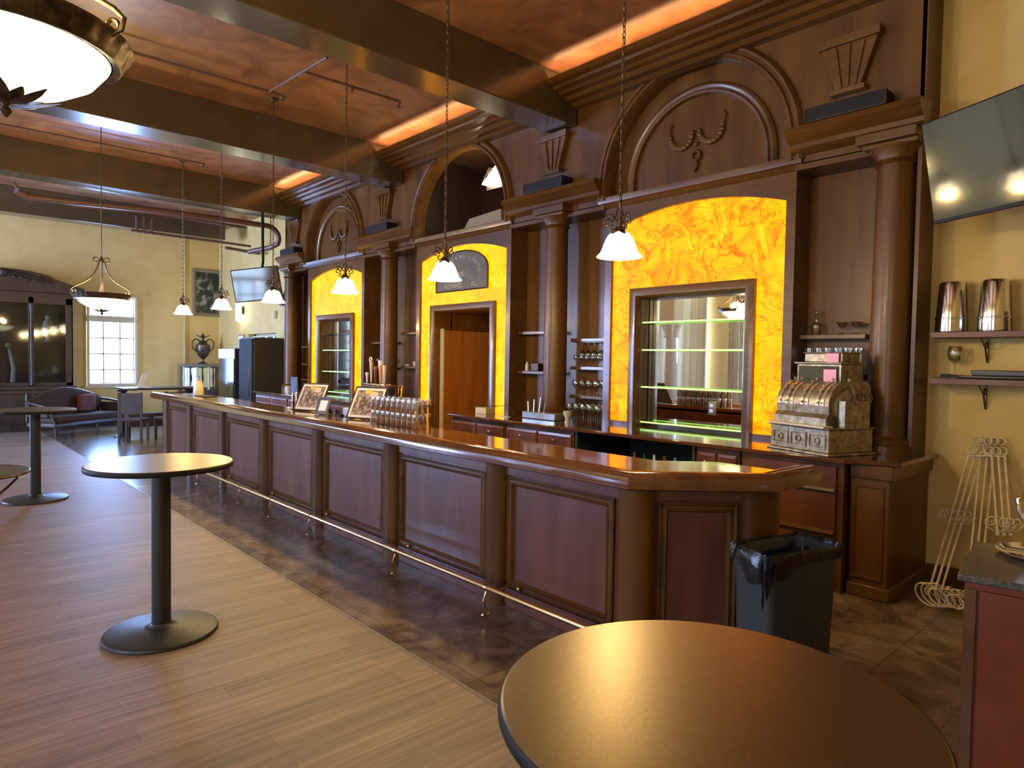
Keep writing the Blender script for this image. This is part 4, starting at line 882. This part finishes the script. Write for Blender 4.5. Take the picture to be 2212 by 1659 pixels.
for y in (-.165, -.025, .115, .18):
    for k in range(6):
        a = .12+k*.22; m.sphere((.12-.225*math.cos(a), y, .36+.205*math.sin(a)), .011, 8)
RB('key_buttons', m, REGKEY)
RB('coin_shelf', M().box(-.18, -.08, -.29, .22, .205, .22), mat('marble_slab', (.62, .56, .42), .3), smooth=False, bevel=.004)
RB('indicator_box', M().box(.08, .30, -.20, .20, .50, .665).box(.06, .32, -.215, .215, .665, .68).box(.10, .28, -.19, .15, .68, .745).box(.09, .29, -.20, .16, .745, .755), OLDBR, smooth=False, bevel=.006)
RB('indicator_glass', M().box(.074, .08, -.18, .18, .53, .65), mat('dark_glass', (.05, .045, .03), .1), smooth=False)
RB('pink_card', M().box(.066, .072, -.17, -.06, .535, .625), PINK, smooth=False)
RB('pink_card', M().box(.086, .092, -.17, -.06, .675, .745), PINK, smooth=False)
RB('crank', M().tube([(.10, -.30, .36), (.08, -.34, .38), (.02, -.345, .52), (.01, -.345, .54)], .009, 8).sphere((.0, -.345, .55), .02, 10).box(-.02, .22, -.33, -.28, .205, .40), OLDBR)
m = M()
for k in range(5): m.torus((.10+.04*k, -.29, .42-.0*k), .03, .008, 10, 6, 'y')
RB('side_ornament', m, OLDBR)

# ------------------------------------------------------------------ near wall: shelves, canisters, television, easels
for z, lab in ((2.03, 'upper dark wall shelf on the ochre wall, carrying two steel canisters'), (1.665, 'lower dark wall shelf on the ochre wall, carrying dark trays')):
    t = thing('wall_shelf', lab, 'shelf', (6.2, 1.2, z-.045))
    M().box(6.03, 6.295, .4, 1.69, z-.045, z).build('board', mat('dusky_wood', (.16, .075, .055), .5, c2=(.20, .10, .075), ns=8) if 'dusky_wood' not in bpy.data.materials else bpy.data.materials['dusky_wood'], t, smooth=False, bevel=.004)
    for y in (1.36, .7): M().tube([(6.29, y, z-.05), (6.29, y, z-.24)], .008, 6).tube([(6.08, y, z-.05), (6.22, y, z-.12), (6.285, y, z-.23)], .007, 6).torus((6.25, y, z-.10), .025, .005, 12, 5, 'y').build('bracket', IRON, t)
can = thing('steel_canister', 'upturned polished steel canister, left of two on the upper wall shelf', 'canister', (6.16, 1.585, 2.031))
M().lathe([(1e-4, 0), (.106, 0), (.108, .01), (.088, .375), (.078, .395), (.05, .405), (1e-4, .408)], n=40).build('body', STEEL, can, local=True)
M().lathe([(.1085, .10), (.111, .108), (.108, .116)], n=40).build('band', STEEL, can, local=True)
dup(can, (6.16, 1.30, 2.031), label='upturned polished steel canister, right of two on the upper wall shelf')
t = thing('salver', 'pile of dark flat serving trays on the lower wall shelf', 'trays', (6.15, 1.25, 1.666))
M().box(6.04, 6.28, .98, 1.50, 1.668, 1.69, taper=.93).box(6.06, 6.27, .95, 1.42, 1.69, 1.735, taper=.95).build('tray', mat('pewter', (.13, .12, .10), .4, .5), t, bevel=.01)
M().px([(1.62, 1.672), (1.61, 1.70), (1.40, 1.685), (1.40, 1.668)], 6.05, 6.2).build('tray_handle', BLKPL, t, smooth=False)
t = thing('small_clamp', 'tiny brass clamp sitting on the upper shelf beside the right canister', 'clamp', (6.1, 1.05, 2.03))
M().box(6.06, 6.14, .98, 1.06, 2.031, 2.05).tube([(6.1, 1.02, 2.05), (6.1, 1.02, 2.12)], .008, 6).box(6.07, 6.13, 1.0, 1.05, 2.11, 2.13).build('body', IRON, t)
t = thing('purple_box', 'dusky purple box standing at the right end of the upper shelf', 'box', (6.15, .7, 2.03))
M().box(6.05, 6.25, .75, 1.09, 2.14, 2.24).build('carton', bpy.data.materials['dusky_wood'], t, smooth=False) if 0 else M().box(6.05, 6.25, .60, .96, 2.031, 2.22).build('carton', bpy.data.materials['dusky_wood'], t, smooth=False)
t = thing('wine_glass', 'clear wine glass standing on the lower wall shelf beneath the canisters', 'glass', (6.12, 1.53, 1.666)) if 0 else None
o = wg.copy(); COL.objects.link(o); o.location = (6.2, 1.555, 1.70); o.scale = (1.3, 1.3, 1.35); tag(o, 'large clear wine glass on the lower wall shelf beneath the canisters', 'wine glass'); o.location.z = 1.666
def tv(TL, th, wd, ht, tilt, label, arm):
    t = thing('television', label, 'television', TL)
    e = Vector((math.sin(math.radians(th)), math.cos(math.radians(th)), 0)); nn = Vector((-e.y, e.x, 0))      # e runs away from the near edge; nn faces the room
    dn = (Vector((0, 0, -1))*math.cos(tilt)-nn*math.sin(tilt)).normalized(); no = (nn*math.cos(tilt)-Vector((0, 0, 1))*math.sin(tilt))
    T = lambda u, v, h: tuple(Vector(TL)-e*u+dn*v+no*h)
    m = M().prism([(0, 0), (wd, 0), (wd, ht), (0, ht)], lambda a, b: T(a, b, 0), lambda a, b: T(a, b, -.04)).prism([(wd*.3, ht*.3), (wd*.7, ht*.3), (wd*.7, ht*.8), (wd*.3, ht*.8)], lambda a, b: T(a, b, -.04), lambda a, b: T(a, b, -.08))
    m.build('housing', BLKPL, t, smooth=False, bevel=.006)
    M().prism([(.012, .012), (wd-.012, .012), (wd-.012, ht-.03), (.012, ht-.03)], lambda a, b: T(a, b, .0), lambda a, b: T(a, b, .002)).build('screen', SCREEN, t, smooth=False)
    c = T(wd/2, ht/2, -.08); m = M(); m.tube([c, arm], .03, 8); m.box(arm[0]-.02, arm[0]+.02, arm[1]-.12, arm[1]+.12, arm[2]-.15, arm[2]+.15); m.build('wall_bracket', BLKPL, t)
    return t
tv((5.59, 1.68, 3.55), 27, 1.30, .745, math.radians(12), 'large black television tilted out from the ochre wall at upper right', (6.27, 1.0, 3.15))
tv((5.25, 13.05, 3.34), 38, -.0001-.0+.95, .62, math.radians(16), 'tilted television near the far end of the back bar reflecting windows', (6.27, 14.2, 3.2)) if 0 else None
def easel():
    t = thing('wire_easel', 'cream wrought iron easel at the front of the leaning stack', 'easel', (5.6, 1.35, 0), group='cream wrought iron easels leaning by the red cabinet')
    TL_, TR_ = (6.131, 1.422, 1.063), (6.139, 1.274, 1.08)
    def on(y, z): return (5.595+.504*z, y, z)
    M().tube([TL_, (5.63, 1.523, .07)], .009, 8).tube([TR_, (5.875, 1.164, .555)], .009, 8).sphere((5.872, 1.163, .545), .018, 10).tube([(6.127, 1.342, 1.06), (5.63, 1.285, .07)], .008, 8).build('legs', WROUGHT, t)
    M().tube([TL_, TR_], .008, 8).build('cross_bar', WROUGHT, t); M().tube([(5.63, 1.54, .12), (5.63, 1.18, .12)], .008, 8).build('cross_bar', WROUGHT, t)
    def spir(y, z, R, a0, turns, k=.5, n=26, flip=1): return [on(y+flip*R*(1-k*i/n)*math.cos(a0+turns*2*PI*i/n), z+R*(1-k*i/n)*math.sin(a0+turns*2*PI*i/n)) for i in range(n+1)]
    m = M()
    for f in (-1, 1):
        m.tube(spir(1.348+f*.034, 1.185, .034, PI*1.1, -1.15, .45, flip=f), .006, 6)
        m.tube(spir(1.348+f*.052, 1.115, .036, -PI*.6, 1.2, .45, flip=f), .006, 6)
        m.tube([on(1.348+f*.01, 1.15), on(1.348+f*.03, 1.09), on(1.348+f*.07, 1.075)], .006, 6)
    m.build('crest', WROUGHT, t)
    for cy, cz in ((1.478, .63), (1.174, .63)):
        m = M()
        for f in (-1, 1): m.tube(spir(cy+f*.038, cz, .038, 0, -1.2, .55, flip=f), .005, 6)
        m.tube([on(cy+.075*math.cos(a), cz-.012+.055*math.sin(a)) for a in [PI+PI*k/12 for k in range(13)]], .005, 6)
        m.build('scroll_ornament', WROUGHT, t)
    m = M()
    for yy, R_ in ((1.47, .095), (1.40, .075), (1.30, .06)):
        m.tube([(5.42+.003*i, yy-R_*(1-.62*i/30)*math.cos(PI*.45-2*PI*1.35*i/30)*-1, .10+R_*(1-.62*i/30)*math.sin(PI*.45+2*PI*1.35*i/30)*.98) for i in range(31)], .006, 6)
        m.tube([(5.63, yy+.05, .12), (5.50, yy+.03, .17), (5.42, yy+.02, .19)], .006, 6)
    m.build('scrolled_feet', WROUGHT, t)
    return t
e1 = easel()
dup(e1, (5.625, 1.318, 0), -.01, label='cream wrought iron easel in the middle of the leaning stack')
dup(e1, (5.65, 1.286, 0), -.02, label='cream wrought iron easel at the back of the leaning stack, nearest the wall')

t = thing('red_cabinet', 'red-brown wooden cabinet with dark stone top at the lower right edge', 'cabinet', (3.6, .45, 0), math.radians(0))
def RC(x, y, z):
    a = math.radians(16); return (3.22+x*math.cos(a)-y*math.sin(a)*-1*-1, .76+x*math.sin(a)*0+y*math.cos(a)-x*.0, z)
cabm = mat('red_cabinet_paint', (.15, .024, .006), .42, c2=(.19, .034, .010), ns=9, coat=.15)
M().pz([(3.235, .745), (3.45, -.35), (4.05, -.25), (3.85, .83)], .0, .87).build('carcass', cabm, t, smooth=False)
M().prism([(.0, .05), (.04, .05), (.04, .84), (.0, .84)], lambda u, v: (3.23+.19*u-.010, .74-1.0*u, v), lambda u, v: (3.23+.19*u, .74-1.0*u, v)).build('stile', MAHH, t, smooth=False, bevel=.003)
M().prism([(.05, .05), (.85, .05), (.85, .84), (.05, .84)], lambda u, v: (3.23+.19*u-.012, .74-1.0*u, v), lambda u, v: (3.23+.19*u, .74-1.0*u, v)).build('door', cabm, t, smooth=False, bevel=.004)
M().pz([(3.205, .765), (3.43, -.38), (4.09, -.28), (3.88, .86)], .87, .90).build('stone_top', GRAN, t, bevel=.006)
t = thing('serving_tray', 'silver serving tray with raised rim under the pitcher', 'tray', (3.78, .55, .90))
M().lathe([(1e-4, .004), (.17, .004), (.19, .018), (.197, .018), (.175, 0), (1e-4, 0)], 3.80, .56, .901, 40).build('dish', CHROME, t)
t = thing('silver_pitcher', 'ornate silver coffee pitcher with curled handle at the right edge', 'pitcher', (3.80, .55, .905))
M().lathe([(1e-4, 0), (.055, 0), (.05, .015), (.025, .03), (.03, .045), (.07, .09), (.08, .14), (.065, .19), (.045, .22), (.05, .245), (.045, .25), (1e-4, .26)], 3.86, .565, .907, 28, wob=lambda a, z: 1+.015*math.sin(10*a)).build('body', CHROME, t)
m = M(); m.tube([(3.86, .61, 1.13), (3.855, .66, 1.16), (3.85, .69, 1.14), (3.85, .685, 1.09), (3.86, .65, 1.02), (3.86, .63, .99)], .009, 8); m.build('handle', CHROME, t)
M().tube([(3.86, .49, 1.0), (3.86, .45, 1.08), (3.86, .43, 1.15)], .012, 8).build('spout', CHROME, t)

# ------------------------------------------------------------------ bin with bag
bn = thing('waste_bin', 'slim dark waste bin with black bag at the near end of the bar', 'bin', (3.4, 1.62, 0))
A_, B_, D_ = Vector((3.13, 1.53)), Vector((3.66, 1.40)), Vector((3.23, 1.80))
def BT_(u, v, z, s=1.0):
    c = A_+(B_-A_)*.5+(D_-A_)*.5; p = A_+(B_-A_)*u+(D_-A_)*v; p = c+(p-c)*s; return (p.x, p.y, z)
def rr(k=.08, n=4):
    pts = []
    for cx, cy, a0 in ((1-k, 1-k*2, 0), (k, 1-k*2, PI/2), (k, k*2, PI), (1-k, k*2, PI*1.5)):
        for i in range(n+1): a = a0+PI/2*i/n; pts.append((cx+k*math.cos(a), cy+2*k*math.sin(a)))
    return pts
q = rr(); n = len(q); vs = []
lv = [(.80, .004), (.86, .02), (.98, .76), (1.03, .765), (1.03, .785), (1.0, .79), (.96, .78), (.82, .03)]
for s_, z in lv: vs += [BT_(u, v, z, s_) for u, v in q]
mm = M(); mm.add(vs, [(j*n+i, j*n+(i+1) % n, (j+1)*n+(i+1) % n, (j+1)*n+i) for j in range(len(lv)-1) for i in range(n)]+[tuple(range(n-1, -1, -1)), tuple((len(lv)-1)*n+i for i in range(n))])
mm.build('body', BINM, bn)
random.seed(4); N = 144; vs = []
qq = []
for i in range(N):
    f = i/N*n; a, b = q[int(f) % n], q[(int(f)+1) % n]; w = f-int(f); qq.append((a[0]+(b[0]-a[0])*w, a[1]+(b[1]-a[1])*w))
offs = [random.random() for _ in range(N)]; offs = [(offs[i-2]+offs[i-1]+offs[i]*2+offs[(i+1) % N])/5 for i in range(N)]
for j, (s_, z) in enumerate([(.93, .70), (.985, .785), (1.02, .806), (1.05, .800), (1.065, .785), (1.075, .765), (1.07, .75), (1.065, .735)]):
    for i, (u, v) in enumerate(qq):
        left = max(0, 1-u/.30) if v < .9 else max(0, 1-u/.5); left = left**.5*(.55+.45*math.sin(v*5+.4))
        k_ = max(0, j-2); dz = -k_*.055*(offs[i]-.05)*left+.006*math.sin(i*.9+j); ds = (.014*math.sin(i*1.7+j*.6)+.010*math.sin(i*.63-j*1.1))*(1 if j > 2 else .4)
        vs.append(BT_(u, v, z+dz, s_+ds+.012*left*k_*.4))
mm = M(); mm.add(vs, [(j*N+i, j*N+(i+1) % N, (j+1)*N+(i+1) % N, (j+1)*N+i) for j in range(7) for i in range(N)])
mm.build('bin_bag', BAG, bn, ang=50)

# ------------------------------------------------------------------ far end of the room
t = thing('display_cabinet', 'huge dark carved display cabinet with arched crown and glass doors', 'cabinet', (1.6, 18.4, 0))
x0, x1 = .25, 2.86; yf, yb = 18.25, 18.78
M().box(x0, x1, yf-.12, yb, 0, .92).box(x0-.04, x1+.04, yf-.16, yb, .92, 1.0).box(x0-.03, x1+.03, yf-.15, yb, 0, .12).build('base', DARKW, t, smooth=False, bevel=.01)
for a, b in ((x0+.06, 1.05), (1.1, 2.0), (2.05, x1-.06)):
    o = M().frame(lambda u, v, h: (u, yf-.12-h, v), a, b, .16, .88, [(0, 0), (0, .015), (.04, .02), (.06, .005), (.06, 0)]).build('base_door', DARKW, t, smooth=False)
    M().sphere((b-.06, yf-.15, .62), .018, 8).build('knob', BRASS, o)
m = M()
for a, b in ((x0, x0+.12), (1.02, 1.14), (2.02, 2.12), (x1-.14, x1)): m.box(a, b, yf, yf+.05, 1.0, 3.0)
m.box(x0, x1, yf, yf+.05, 2.85, 3.1).box(x0, x1, yf, yf+.05, 1.0, 1.08).box(x0, x0+.03, yf, yb, 1, 3.1).box(x1-.03, x1, yf, yb, 1, 3.1).box(x0, x1, yb-.03, yb, 1, 3.1).box(x0, x1, yf+.05, yb, 1.98, 2.0)
m.build('carcass', DARKW, t, smooth=False, bevel=.006)
for a in (1.08, 2.07): M().lathe([(.035, 0), (.03, .1), (.022, .15), (.03, .9), (.022, 1.6), (.035, 1.75), (.04, 1.8)], a, yf-.02, 1.02, 12).build('turned_column', DARKW, t)
for a, b in ((x0+.12, 1.02), (1.14, 2.02), (2.12, x1-.14)): M().box(a, b, yf+.02, yf+.025, 1.08, 2.85).build('glass_door', CABGL, t, smooth=False)
cp = [(x0-.12, 3.10), (x1+.14, 3.10), (x1+.24, 3.22), (x1+.14, 3.26), (x1-.25, 3.38)]+[(1.56+.95*math.cos(a), 3.38+.20*math.sin(a)) for a in [PI*k/12 for k in range(1, 12)]]+[(x0+.25, 3.38), (x0-.12, 3.26), (x0-.22, 3.22)]
M().py(cp, yf-.1, yb).build('crown', DARKW, t, smooth=False, bevel=.01)
m = M()
for s in (-1, 1):
    m.tube([(1.56+s*(.1+.8*k/16), yf-.13, 3.50-.16*(k/16)**1.5+.015*math.sin(k*1.4)) for k in range(17)], .03, 8, taper=lambda q: 1-.6*q)
    for k in range(6): m.sphere((1.56+s*(.2+.12*k), yf-.12, 3.40-.02*k+.02*(k % 2)), .05-.004*k, 8)
m.sphere((1.56, yf-.12, 3.48), .10, 10); m.build('crown_carving', DARKW, t)
PORC = mat('porcelain', (.48, .46, .36), .4)
t = thing('white_figurine', 'pale standing figure inside the dark display cabinet', 'figurine', (2.42-.55, 18.5, 1.08)) if 0 else None
o = M().lathe([(1e-4, 0), (.10, 0), (.09, .04), (.05, .08), (.07, .3), (.11, .45), (.10, .6), (.05, .68), (.07, .78), (1e-4, .84)], n=16).build('porcelain_vase', PORC); o.location = (2.42, 18.52, 1.99+.01); o.scale = (1, 1, .75); tag(o, 'pale tall vase behind the right glass door of the display cabinet', 'vase')
o = M().tube([(0, 0, 0), (.02, 0, .3), (-.03, 0, .6), (-.06, 0, .75)], .055, 10, taper=lambda q: 1-.5*q).sphere((-.08, 0, .83), .065, 10).build('porcelain_figure', PORC); o.location = (1.75, 18.5, 1.085); tag(o, 'pale slender figure behind the middle glass door of the display cabinet', 'figurine')

sf = thing('settee', 'antique camelback settee with carved wood frame and dusky velvet', 'sofa', (2.75, 17.1, 0), math.radians(38))
# local: x along the seat, -y front
M().box(-.90, .90, -.34, .30, .30, .44).build('seat', VELV, sf, local=True, bevel=.05)
bk = [(-.92, .42), (.92, .42), (.98, .70), (.80, .80), (.45, .90), (.10, .97), (-.20, .98), (-.55, .90), (-.85, .78), (-.98, .72)]
M().py(bk, .24, .34).build('back', VELV, sf, local=True, bevel=.03)
M().tube([(x, .28, z+.01) for x, z in bk[2:]], .024, 8).build('back_rail', SOFAW, sf, local=True)
M().box(-.94, .94, -.36, .33, .22, .31).build('seat_rail', SOFAW, sf, local=True, bevel=.02)
for s in (-1, 1):
    M().tube([(s*.97, .28, .72), (s*1.0, .10, .70), (s*1.02, -.12, .66), (s*1.0, -.28, .62), (s*.98, -.30, .54), (s*.94, -.24, .50), (s*.92, -.30, .36), (s*.92, -.34, .26)], .028, 8).build('arm', SOFAW, sf, local=True)
    M().box(min(s*.93, s*.99), max(s*.93, s*.99), -.22, .26, .42, .64).build('arm_pad', VELV, sf, local=True, bevel=.025)
for x, y in ((-.85, -.28), (.85, -.28), (-.85, .26), (.85, .26)): M().lathe([(.018, 0), (.024, .02), (.020, .05), (.034, .16), (.045, .24)], x, y, 0, 12).build('leg', SOFAW, sf, local=True)
M().box(.15, .62, .06, .20, .46, .84).build('cushion', mat('rose_cushion', (.15, .055, .05), .9), sf, 'rose coloured back cushion', local=True, bevel=.06)

t = thing('round_side_table', 'small round table with patterned top and curled iron edge at the left edge', 'table', (.42, 7.15, 0))
M().lathe([(1e-4, .70), (.40, .70), (.42, .71), (.42, .725), (.38, .73), (1e-4, .73)], .37, 7.22, 0, 48).build('tabletop', mat('mosaic_top', (.07, .08, .06), .3, c2=(.16, .17, .13), ns=40), t)
M().torus((.37, 7.22, .715), .425, .014, 48, 8).build('rim', IRON, t)
for k in range(3):
    a = 2*PI*k/3+.4; c, s = math.cos(a), math.sin(a)
    M().tube([(.37+c*r_, 7.22+s*r_, z) for r_, z in ((.36, .70), (.38, .62), (.30, .55), (.10, .40), (.07, .25), (.12, .08), (.19, .012))], .012, 8).build('leg', IRON, t)
t = thing('tall_black_post', 'thin black chair post at the extreme left edge beside the patterned table', 'post', (.60, 8.3, 0))
M().tube([(.52, 8.5, 0), (.52, 8.5, .92)], .02, 8).lathe([(.14, 0), (.14, .015), (.03, .03)], .52, 8.5, 0, 20).build('shaft', BLACK, t)

ft = thing('long_dark_table', 'dark pedestal table with laptop near the far window', 'table', (3.95, 15.9, 0))
M().box(3.30, 4.90, 15.5, 16.3, 1.00, 1.04).build('tabletop', DARKW, ft, bevel=.01)
for x in (3.36, 4.7):
    M().lathe([(.16, 0), (.16, .03), (.05, .08), (.07, .3), (.04, .45), (.08, .6), (.05, .9), (.12, 1.0)], x, 15.9, 0, 14).build('turned_leg', DARKW, ft)
t = thing('laptop', 'open silver laptop standing on the dark table by the window', 'laptop', (3.75, 15.75, 1.041))
M().box(3.58, 3.86, 15.62, 15.84, 1.041, 1.055).build('keyboard_base', mat('silver_laptop', (.7, .72, .75), .35, .3), t, bevel=.004)
M().py([(3.60, 1.055), (3.72, 1.055), (3.82, 1.34), (3.70, 1.34)], 15.68, 15.70).build('screen_lid', WHITE, t, smooth=False)
def chair(loc, rz, label):
    t = thing('dark_chair', label, 'chair', (0, 0, 0), group='dark chairs near the far window')
    M().box(-.23, .23, -.22, .22, .43, .47).build('seat', VELV, t, local=True, bevel=.015)
    for x, y in ((-.2, -.19), (.2, -.19)): M().box(x-.02, x+.02, y-.02, y+.02, 0, .43).build('leg', DARKW, t, local=True, smooth=False)
    for x in (-.2, .2): M().box(x-.02, x+.02, .17, .21, 0, 1.0).build('leg', DARKW, t, local=True, smooth=False)
    M().box(-.2, .2, .175, .205, .55, .98).build('backrest', DARKW, t, local=True, bevel=.02)
    t.location = loc; t.rotation_euler = (0, 0, rz); return t
c1 = chair((3.35, 14.9, 0), 2.6, 'dark wooden chair beside the settee, facing the dark table')
dup(c1, (4.05, 15.0, 0), 3.4, label='dark wooden chair pushed under the dark table near the bar end')
t = thing('low_bench', 'low dark upholstered bench under the dark table', 'bench', (3.75, 15.6, 0))
M().box(3.40, 4.30, 15.62, 15.86, .22, .50).build('seat', VELV, t, bevel=.03)
for x, y in ((3.44, 15.65), (4.26, 15.65), (3.44, 15.83), (4.26, 15.83)): M().box(x-.02, x+.02, y-.02, y+.02, 0, .23).build('leg', DARKW, t, smooth=False)

t = thing('fridge', 'tall black refrigerator standing beyond the end of the back bar', 'refrigerator', (5.95, 14.5, 0))
M().box(5.42, 6.20, 14.05, 14.80, 0.02, 2.15).box(5.46, 6.18, 14.08, 14.78, 0, .02).build('cabinet', mat('black_steel', (.035, .030, .024), .5), t, bevel=.01)
M().box(5.38, 5.42, 14.06, 14.79, .06, 2.12).build('door', mat('dark_door', (.02, .018, .016), .7, spec=.2), t, smooth=False, bevel=.006)
M().tube([(5.34, 14.12, .9), (5.34, 14.12, 1.5)], .012, 8).build('handle', CHROME, t)
t = thing('glass_door_cooler', 'narrow glass-door drinks cooler left of the black refrigerator', 'cooler', (5.45, 15.4, 0))
M().box(5.42, 5.78, 15.15, 16.15, 0, 1.92).build('cabinet', mat('cooler_black', (.012, .012, .013), .4), t, smooth=False, bevel=.006)
M().box(5.40, 5.42, 15.18, 16.12, .25, 1.68).build('glass_door', MIRROR if 0 else SCREEN, t, smooth=False)
M().box(5.395, 5.42, 15.18, 16.12, 1.70, 1.90).build('header_sign', glow('cooler_sign', (.65, .75, 1), .8), t, smooth=False)
M().tube([(5.37, 15.22, .7), (5.37, 15.22, 1.3)], .01, 6).build('door_handle', CHROME, t)
t = thing('wall_frame', 'small red-and-white framed notice on the wall above the cooler', 'frame', (6.27, 16.95, 2.0))
M().box(6.27, 6.295, 16.9, 17.3, 1.9, 2.3).build('frame', mat('red_frame', (.5, .22, .15), .5), t, smooth=False)
M().box(6.265, 6.27, 16.95, 17.25, 1.95, 2.25).build('notice', PAPER, t, smooth=False)
t = thing('far_sideboard', 'mirrored sideboard with turned posts below the framed picture', 'sideboard', (5.75, 18.4, 0))
M().box(5.25, 6.25, 18.15, 18.75, 0, .85).build('base', DARKW, t, smooth=False, bevel=.01)
M().box(5.25, 6.25, 18.35, 18.75, 1.45, 1.52).box(5.28, 6.22, 18.70, 18.75, .85, 1.45).build('top_shelf', mat('greenish_wood', (.18, .18, .13), .5), t, smooth=False)
for x in (5.3, 5.62, 5.92, 6.2): M().lathe([(.035, 0), (.02, .08), (.035, .3), (.02, .5), (.035, .6)], x, 18.42, .85, 12).build('turned_post', CREAM, t)
M().box(5.34, 6.16, 18.69, 18.70, .9, 1.42).build('mirror', MIRROR, t, smooth=False)
t = thing('bronze_urn', 'bronze urn with tall handles standing on the far sideboard', 'urn', (5.78, 18.45, 1.52))
M().lathe([(1e-4, 0), (.12, 0), (.11, .03), (.03, .07), (.03, .13), (.12, .22), (.18, .38), (.17, .5), (.09, .56), (.12, .62), (1e-4, .62)], 5.78, 18.45, 1.521, 24).build('body', IRON, t)
for s in (-1, 1): M().tube([(5.78+s*.16, 18.45, 1.85), (5.78+s*.26, 18.45, 1.95), (5.78+s*.27, 18.45, 2.1), (5.78+s*.20, 18.45, 2.18), (5.78+s*.10, 18.45, 2.16)], .016, 8).build('handle', IRON, t)
M().lathe([(.02, .62), (.03, .68), (.06, .72), (.01, .80), (1e-4, .84)], 5.78, 18.45, 1.521, 12).tube([(5.62, 18.45, 2.28), (5.78, 18.45, 2.2), (5.94, 18.45, 2.28)], .012, 6).build('lid', IRON, t)
t = thing('framed_picture', 'framed botanical picture high on the far wall behind the pendants', 'framed picture', (6.05, 18.78, 2.86))
M().frame(lambda u, v, h: (u, 18.79-h, v), 5.62, 6.45, 2.80, 4.05, [(0, 0), (0, .04), (.03, .05), (.08, .03), (.09, .01)]).build('frame', mat('dull_gilt_frame', (.22, .18, .10), .5), t, smooth=False)
M().box(5.70, 6.37, 18.775, 18.785, 2.88, 3.97).build('canvas', mat('dark_foliage_print', (.015, .018, .015), .5, c2=(.36, .36, .26), ns=5, detail=6, contrast=(.5, .68)), t, smooth=False)
t = thing('wall_sconce', 'small bright frosted wall light on the far right wall below the far television', 'wall light', (6.26, 16.8, 2.6))
M().lathe([(1e-4, 0), (.06, .02), (.075, .1), (.075, .55), (.06, .62), (1e-4, .64)], 6.18, 17.0, 2.6, 18).build('lit_glass', glow('sconce_glass', (1, .95, .8), 5), t)
M().box(6.22, 6.295, 16.94, 17.06, 2.8, 3.0).build('wall_plate', IRON, t)
t = thing('thermostat', 'small tan thermostat on the ochre wall above the refrigerator', 'thermostat', (6.28, 14.55, 2.75))
M().box(6.27, 6.295, 14.95, 15.08, 2.62, 2.80).build('case', mat('tan_plastic', (.35, .25, .12), .6), t, bevel=.006)
# far television, hung from the wall, screen towards the room and slightly down
fv = thing('television', 'tilted far television reflecting blue window panes beside the fourth pendant', 'television', (5.2, 12.9, 3.4))
def FT(u, v, h):
    o_ = Vector((4.53, 12.93, 3.36)); e = Vector((.80, -.58, .14)).normalized(); d = Vector((.14, -.04, -.86)).normalized(); n_ = e.cross(d).normalized()
    return tuple(o_+e*u+d*v-n_*h)
fvT = FT
M().prism([(0, 0), (.88, 0), (.88, .62), (0, .62)], lambda a, b: FT(a, b, -.04), lambda a, b: FT(a, b, 0)).build('housing', BLKPL, fv, smooth=False, bevel=.006)
M().prism([(.02, .02), (.86, .02), (.86, .60), (.02, .60)], lambda a, b: FT(a, b, 0), lambda a, b: FT(a, b, .003)).build('screen', SCREEN, fv, smooth=False)
M().tube([FT(.5, .3, -.04), (5.15, 12.9, 3.6), (5.15, 12.95, 4.55)], .025, 8).build('ceiling_bracket', BLKPL, fv)
pl = thing('hanging_plant', 'dark leafy plant behind the fourth pendant by the end column', 'plant', (5.9, 13.95, 2.9))
random.seed(5); m = M()
for k in range(46):
    a = random.random()*2*PI; l = .22+.22*random.random(); dz = random.uniform(-.12, .34)
    p0 = Vector((6.0, 14.0, 3.0)); p1 = p0+Vector((math.cos(a)*l, math.sin(a)*l, dz)); w = Vector((-math.sin(a), math.cos(a), .3))*.028
    mid = p0.lerp(p1, .55)+Vector((0, 0, .05)); m.add([p0, mid+w, p1, mid-w], [(0, 1, 2, 3)])
m.build('foliage', mat('dark_leaves', (.02, .035, .015), .6), pl)
M().lathe([(1e-4, 0), (.07, 0), (.10, .12), (.105, .14), (1e-4, .13)], 6.0, 14.0, 2.86, 16).box(6.0, 6.29, 13.9, 14.1, 2.84, 2.86).build('pot_bracket', IRON, pl)
# crates and cups behind the bar's far half
t = thing('white_cup', 'white paper cup on the far end of the back counter', 'cup', (5.45, 12.4, CTZ))
M().lathe([(1e-4, 0), (.045, 0), (.06, .14), (.055, .14), (.04, .01), (1e-4, .01)], 5.45, 12.4, CTZ, 18).build('cup', mat('grey_cup', (.5, .52, .5), .5), t)
t = thing('white_cup', 'second leaning white paper cup on the far end of the back counter', 'cup', (5.45, 12.15, CTZ))
M().lathe([(1e-4, 0), (.045, 0), (.06, .14), (.055, .14), (.04, .01), (1e-4, .01)], 5.47, 12.18, CTZ, 18).build('cup', PAPER, t)
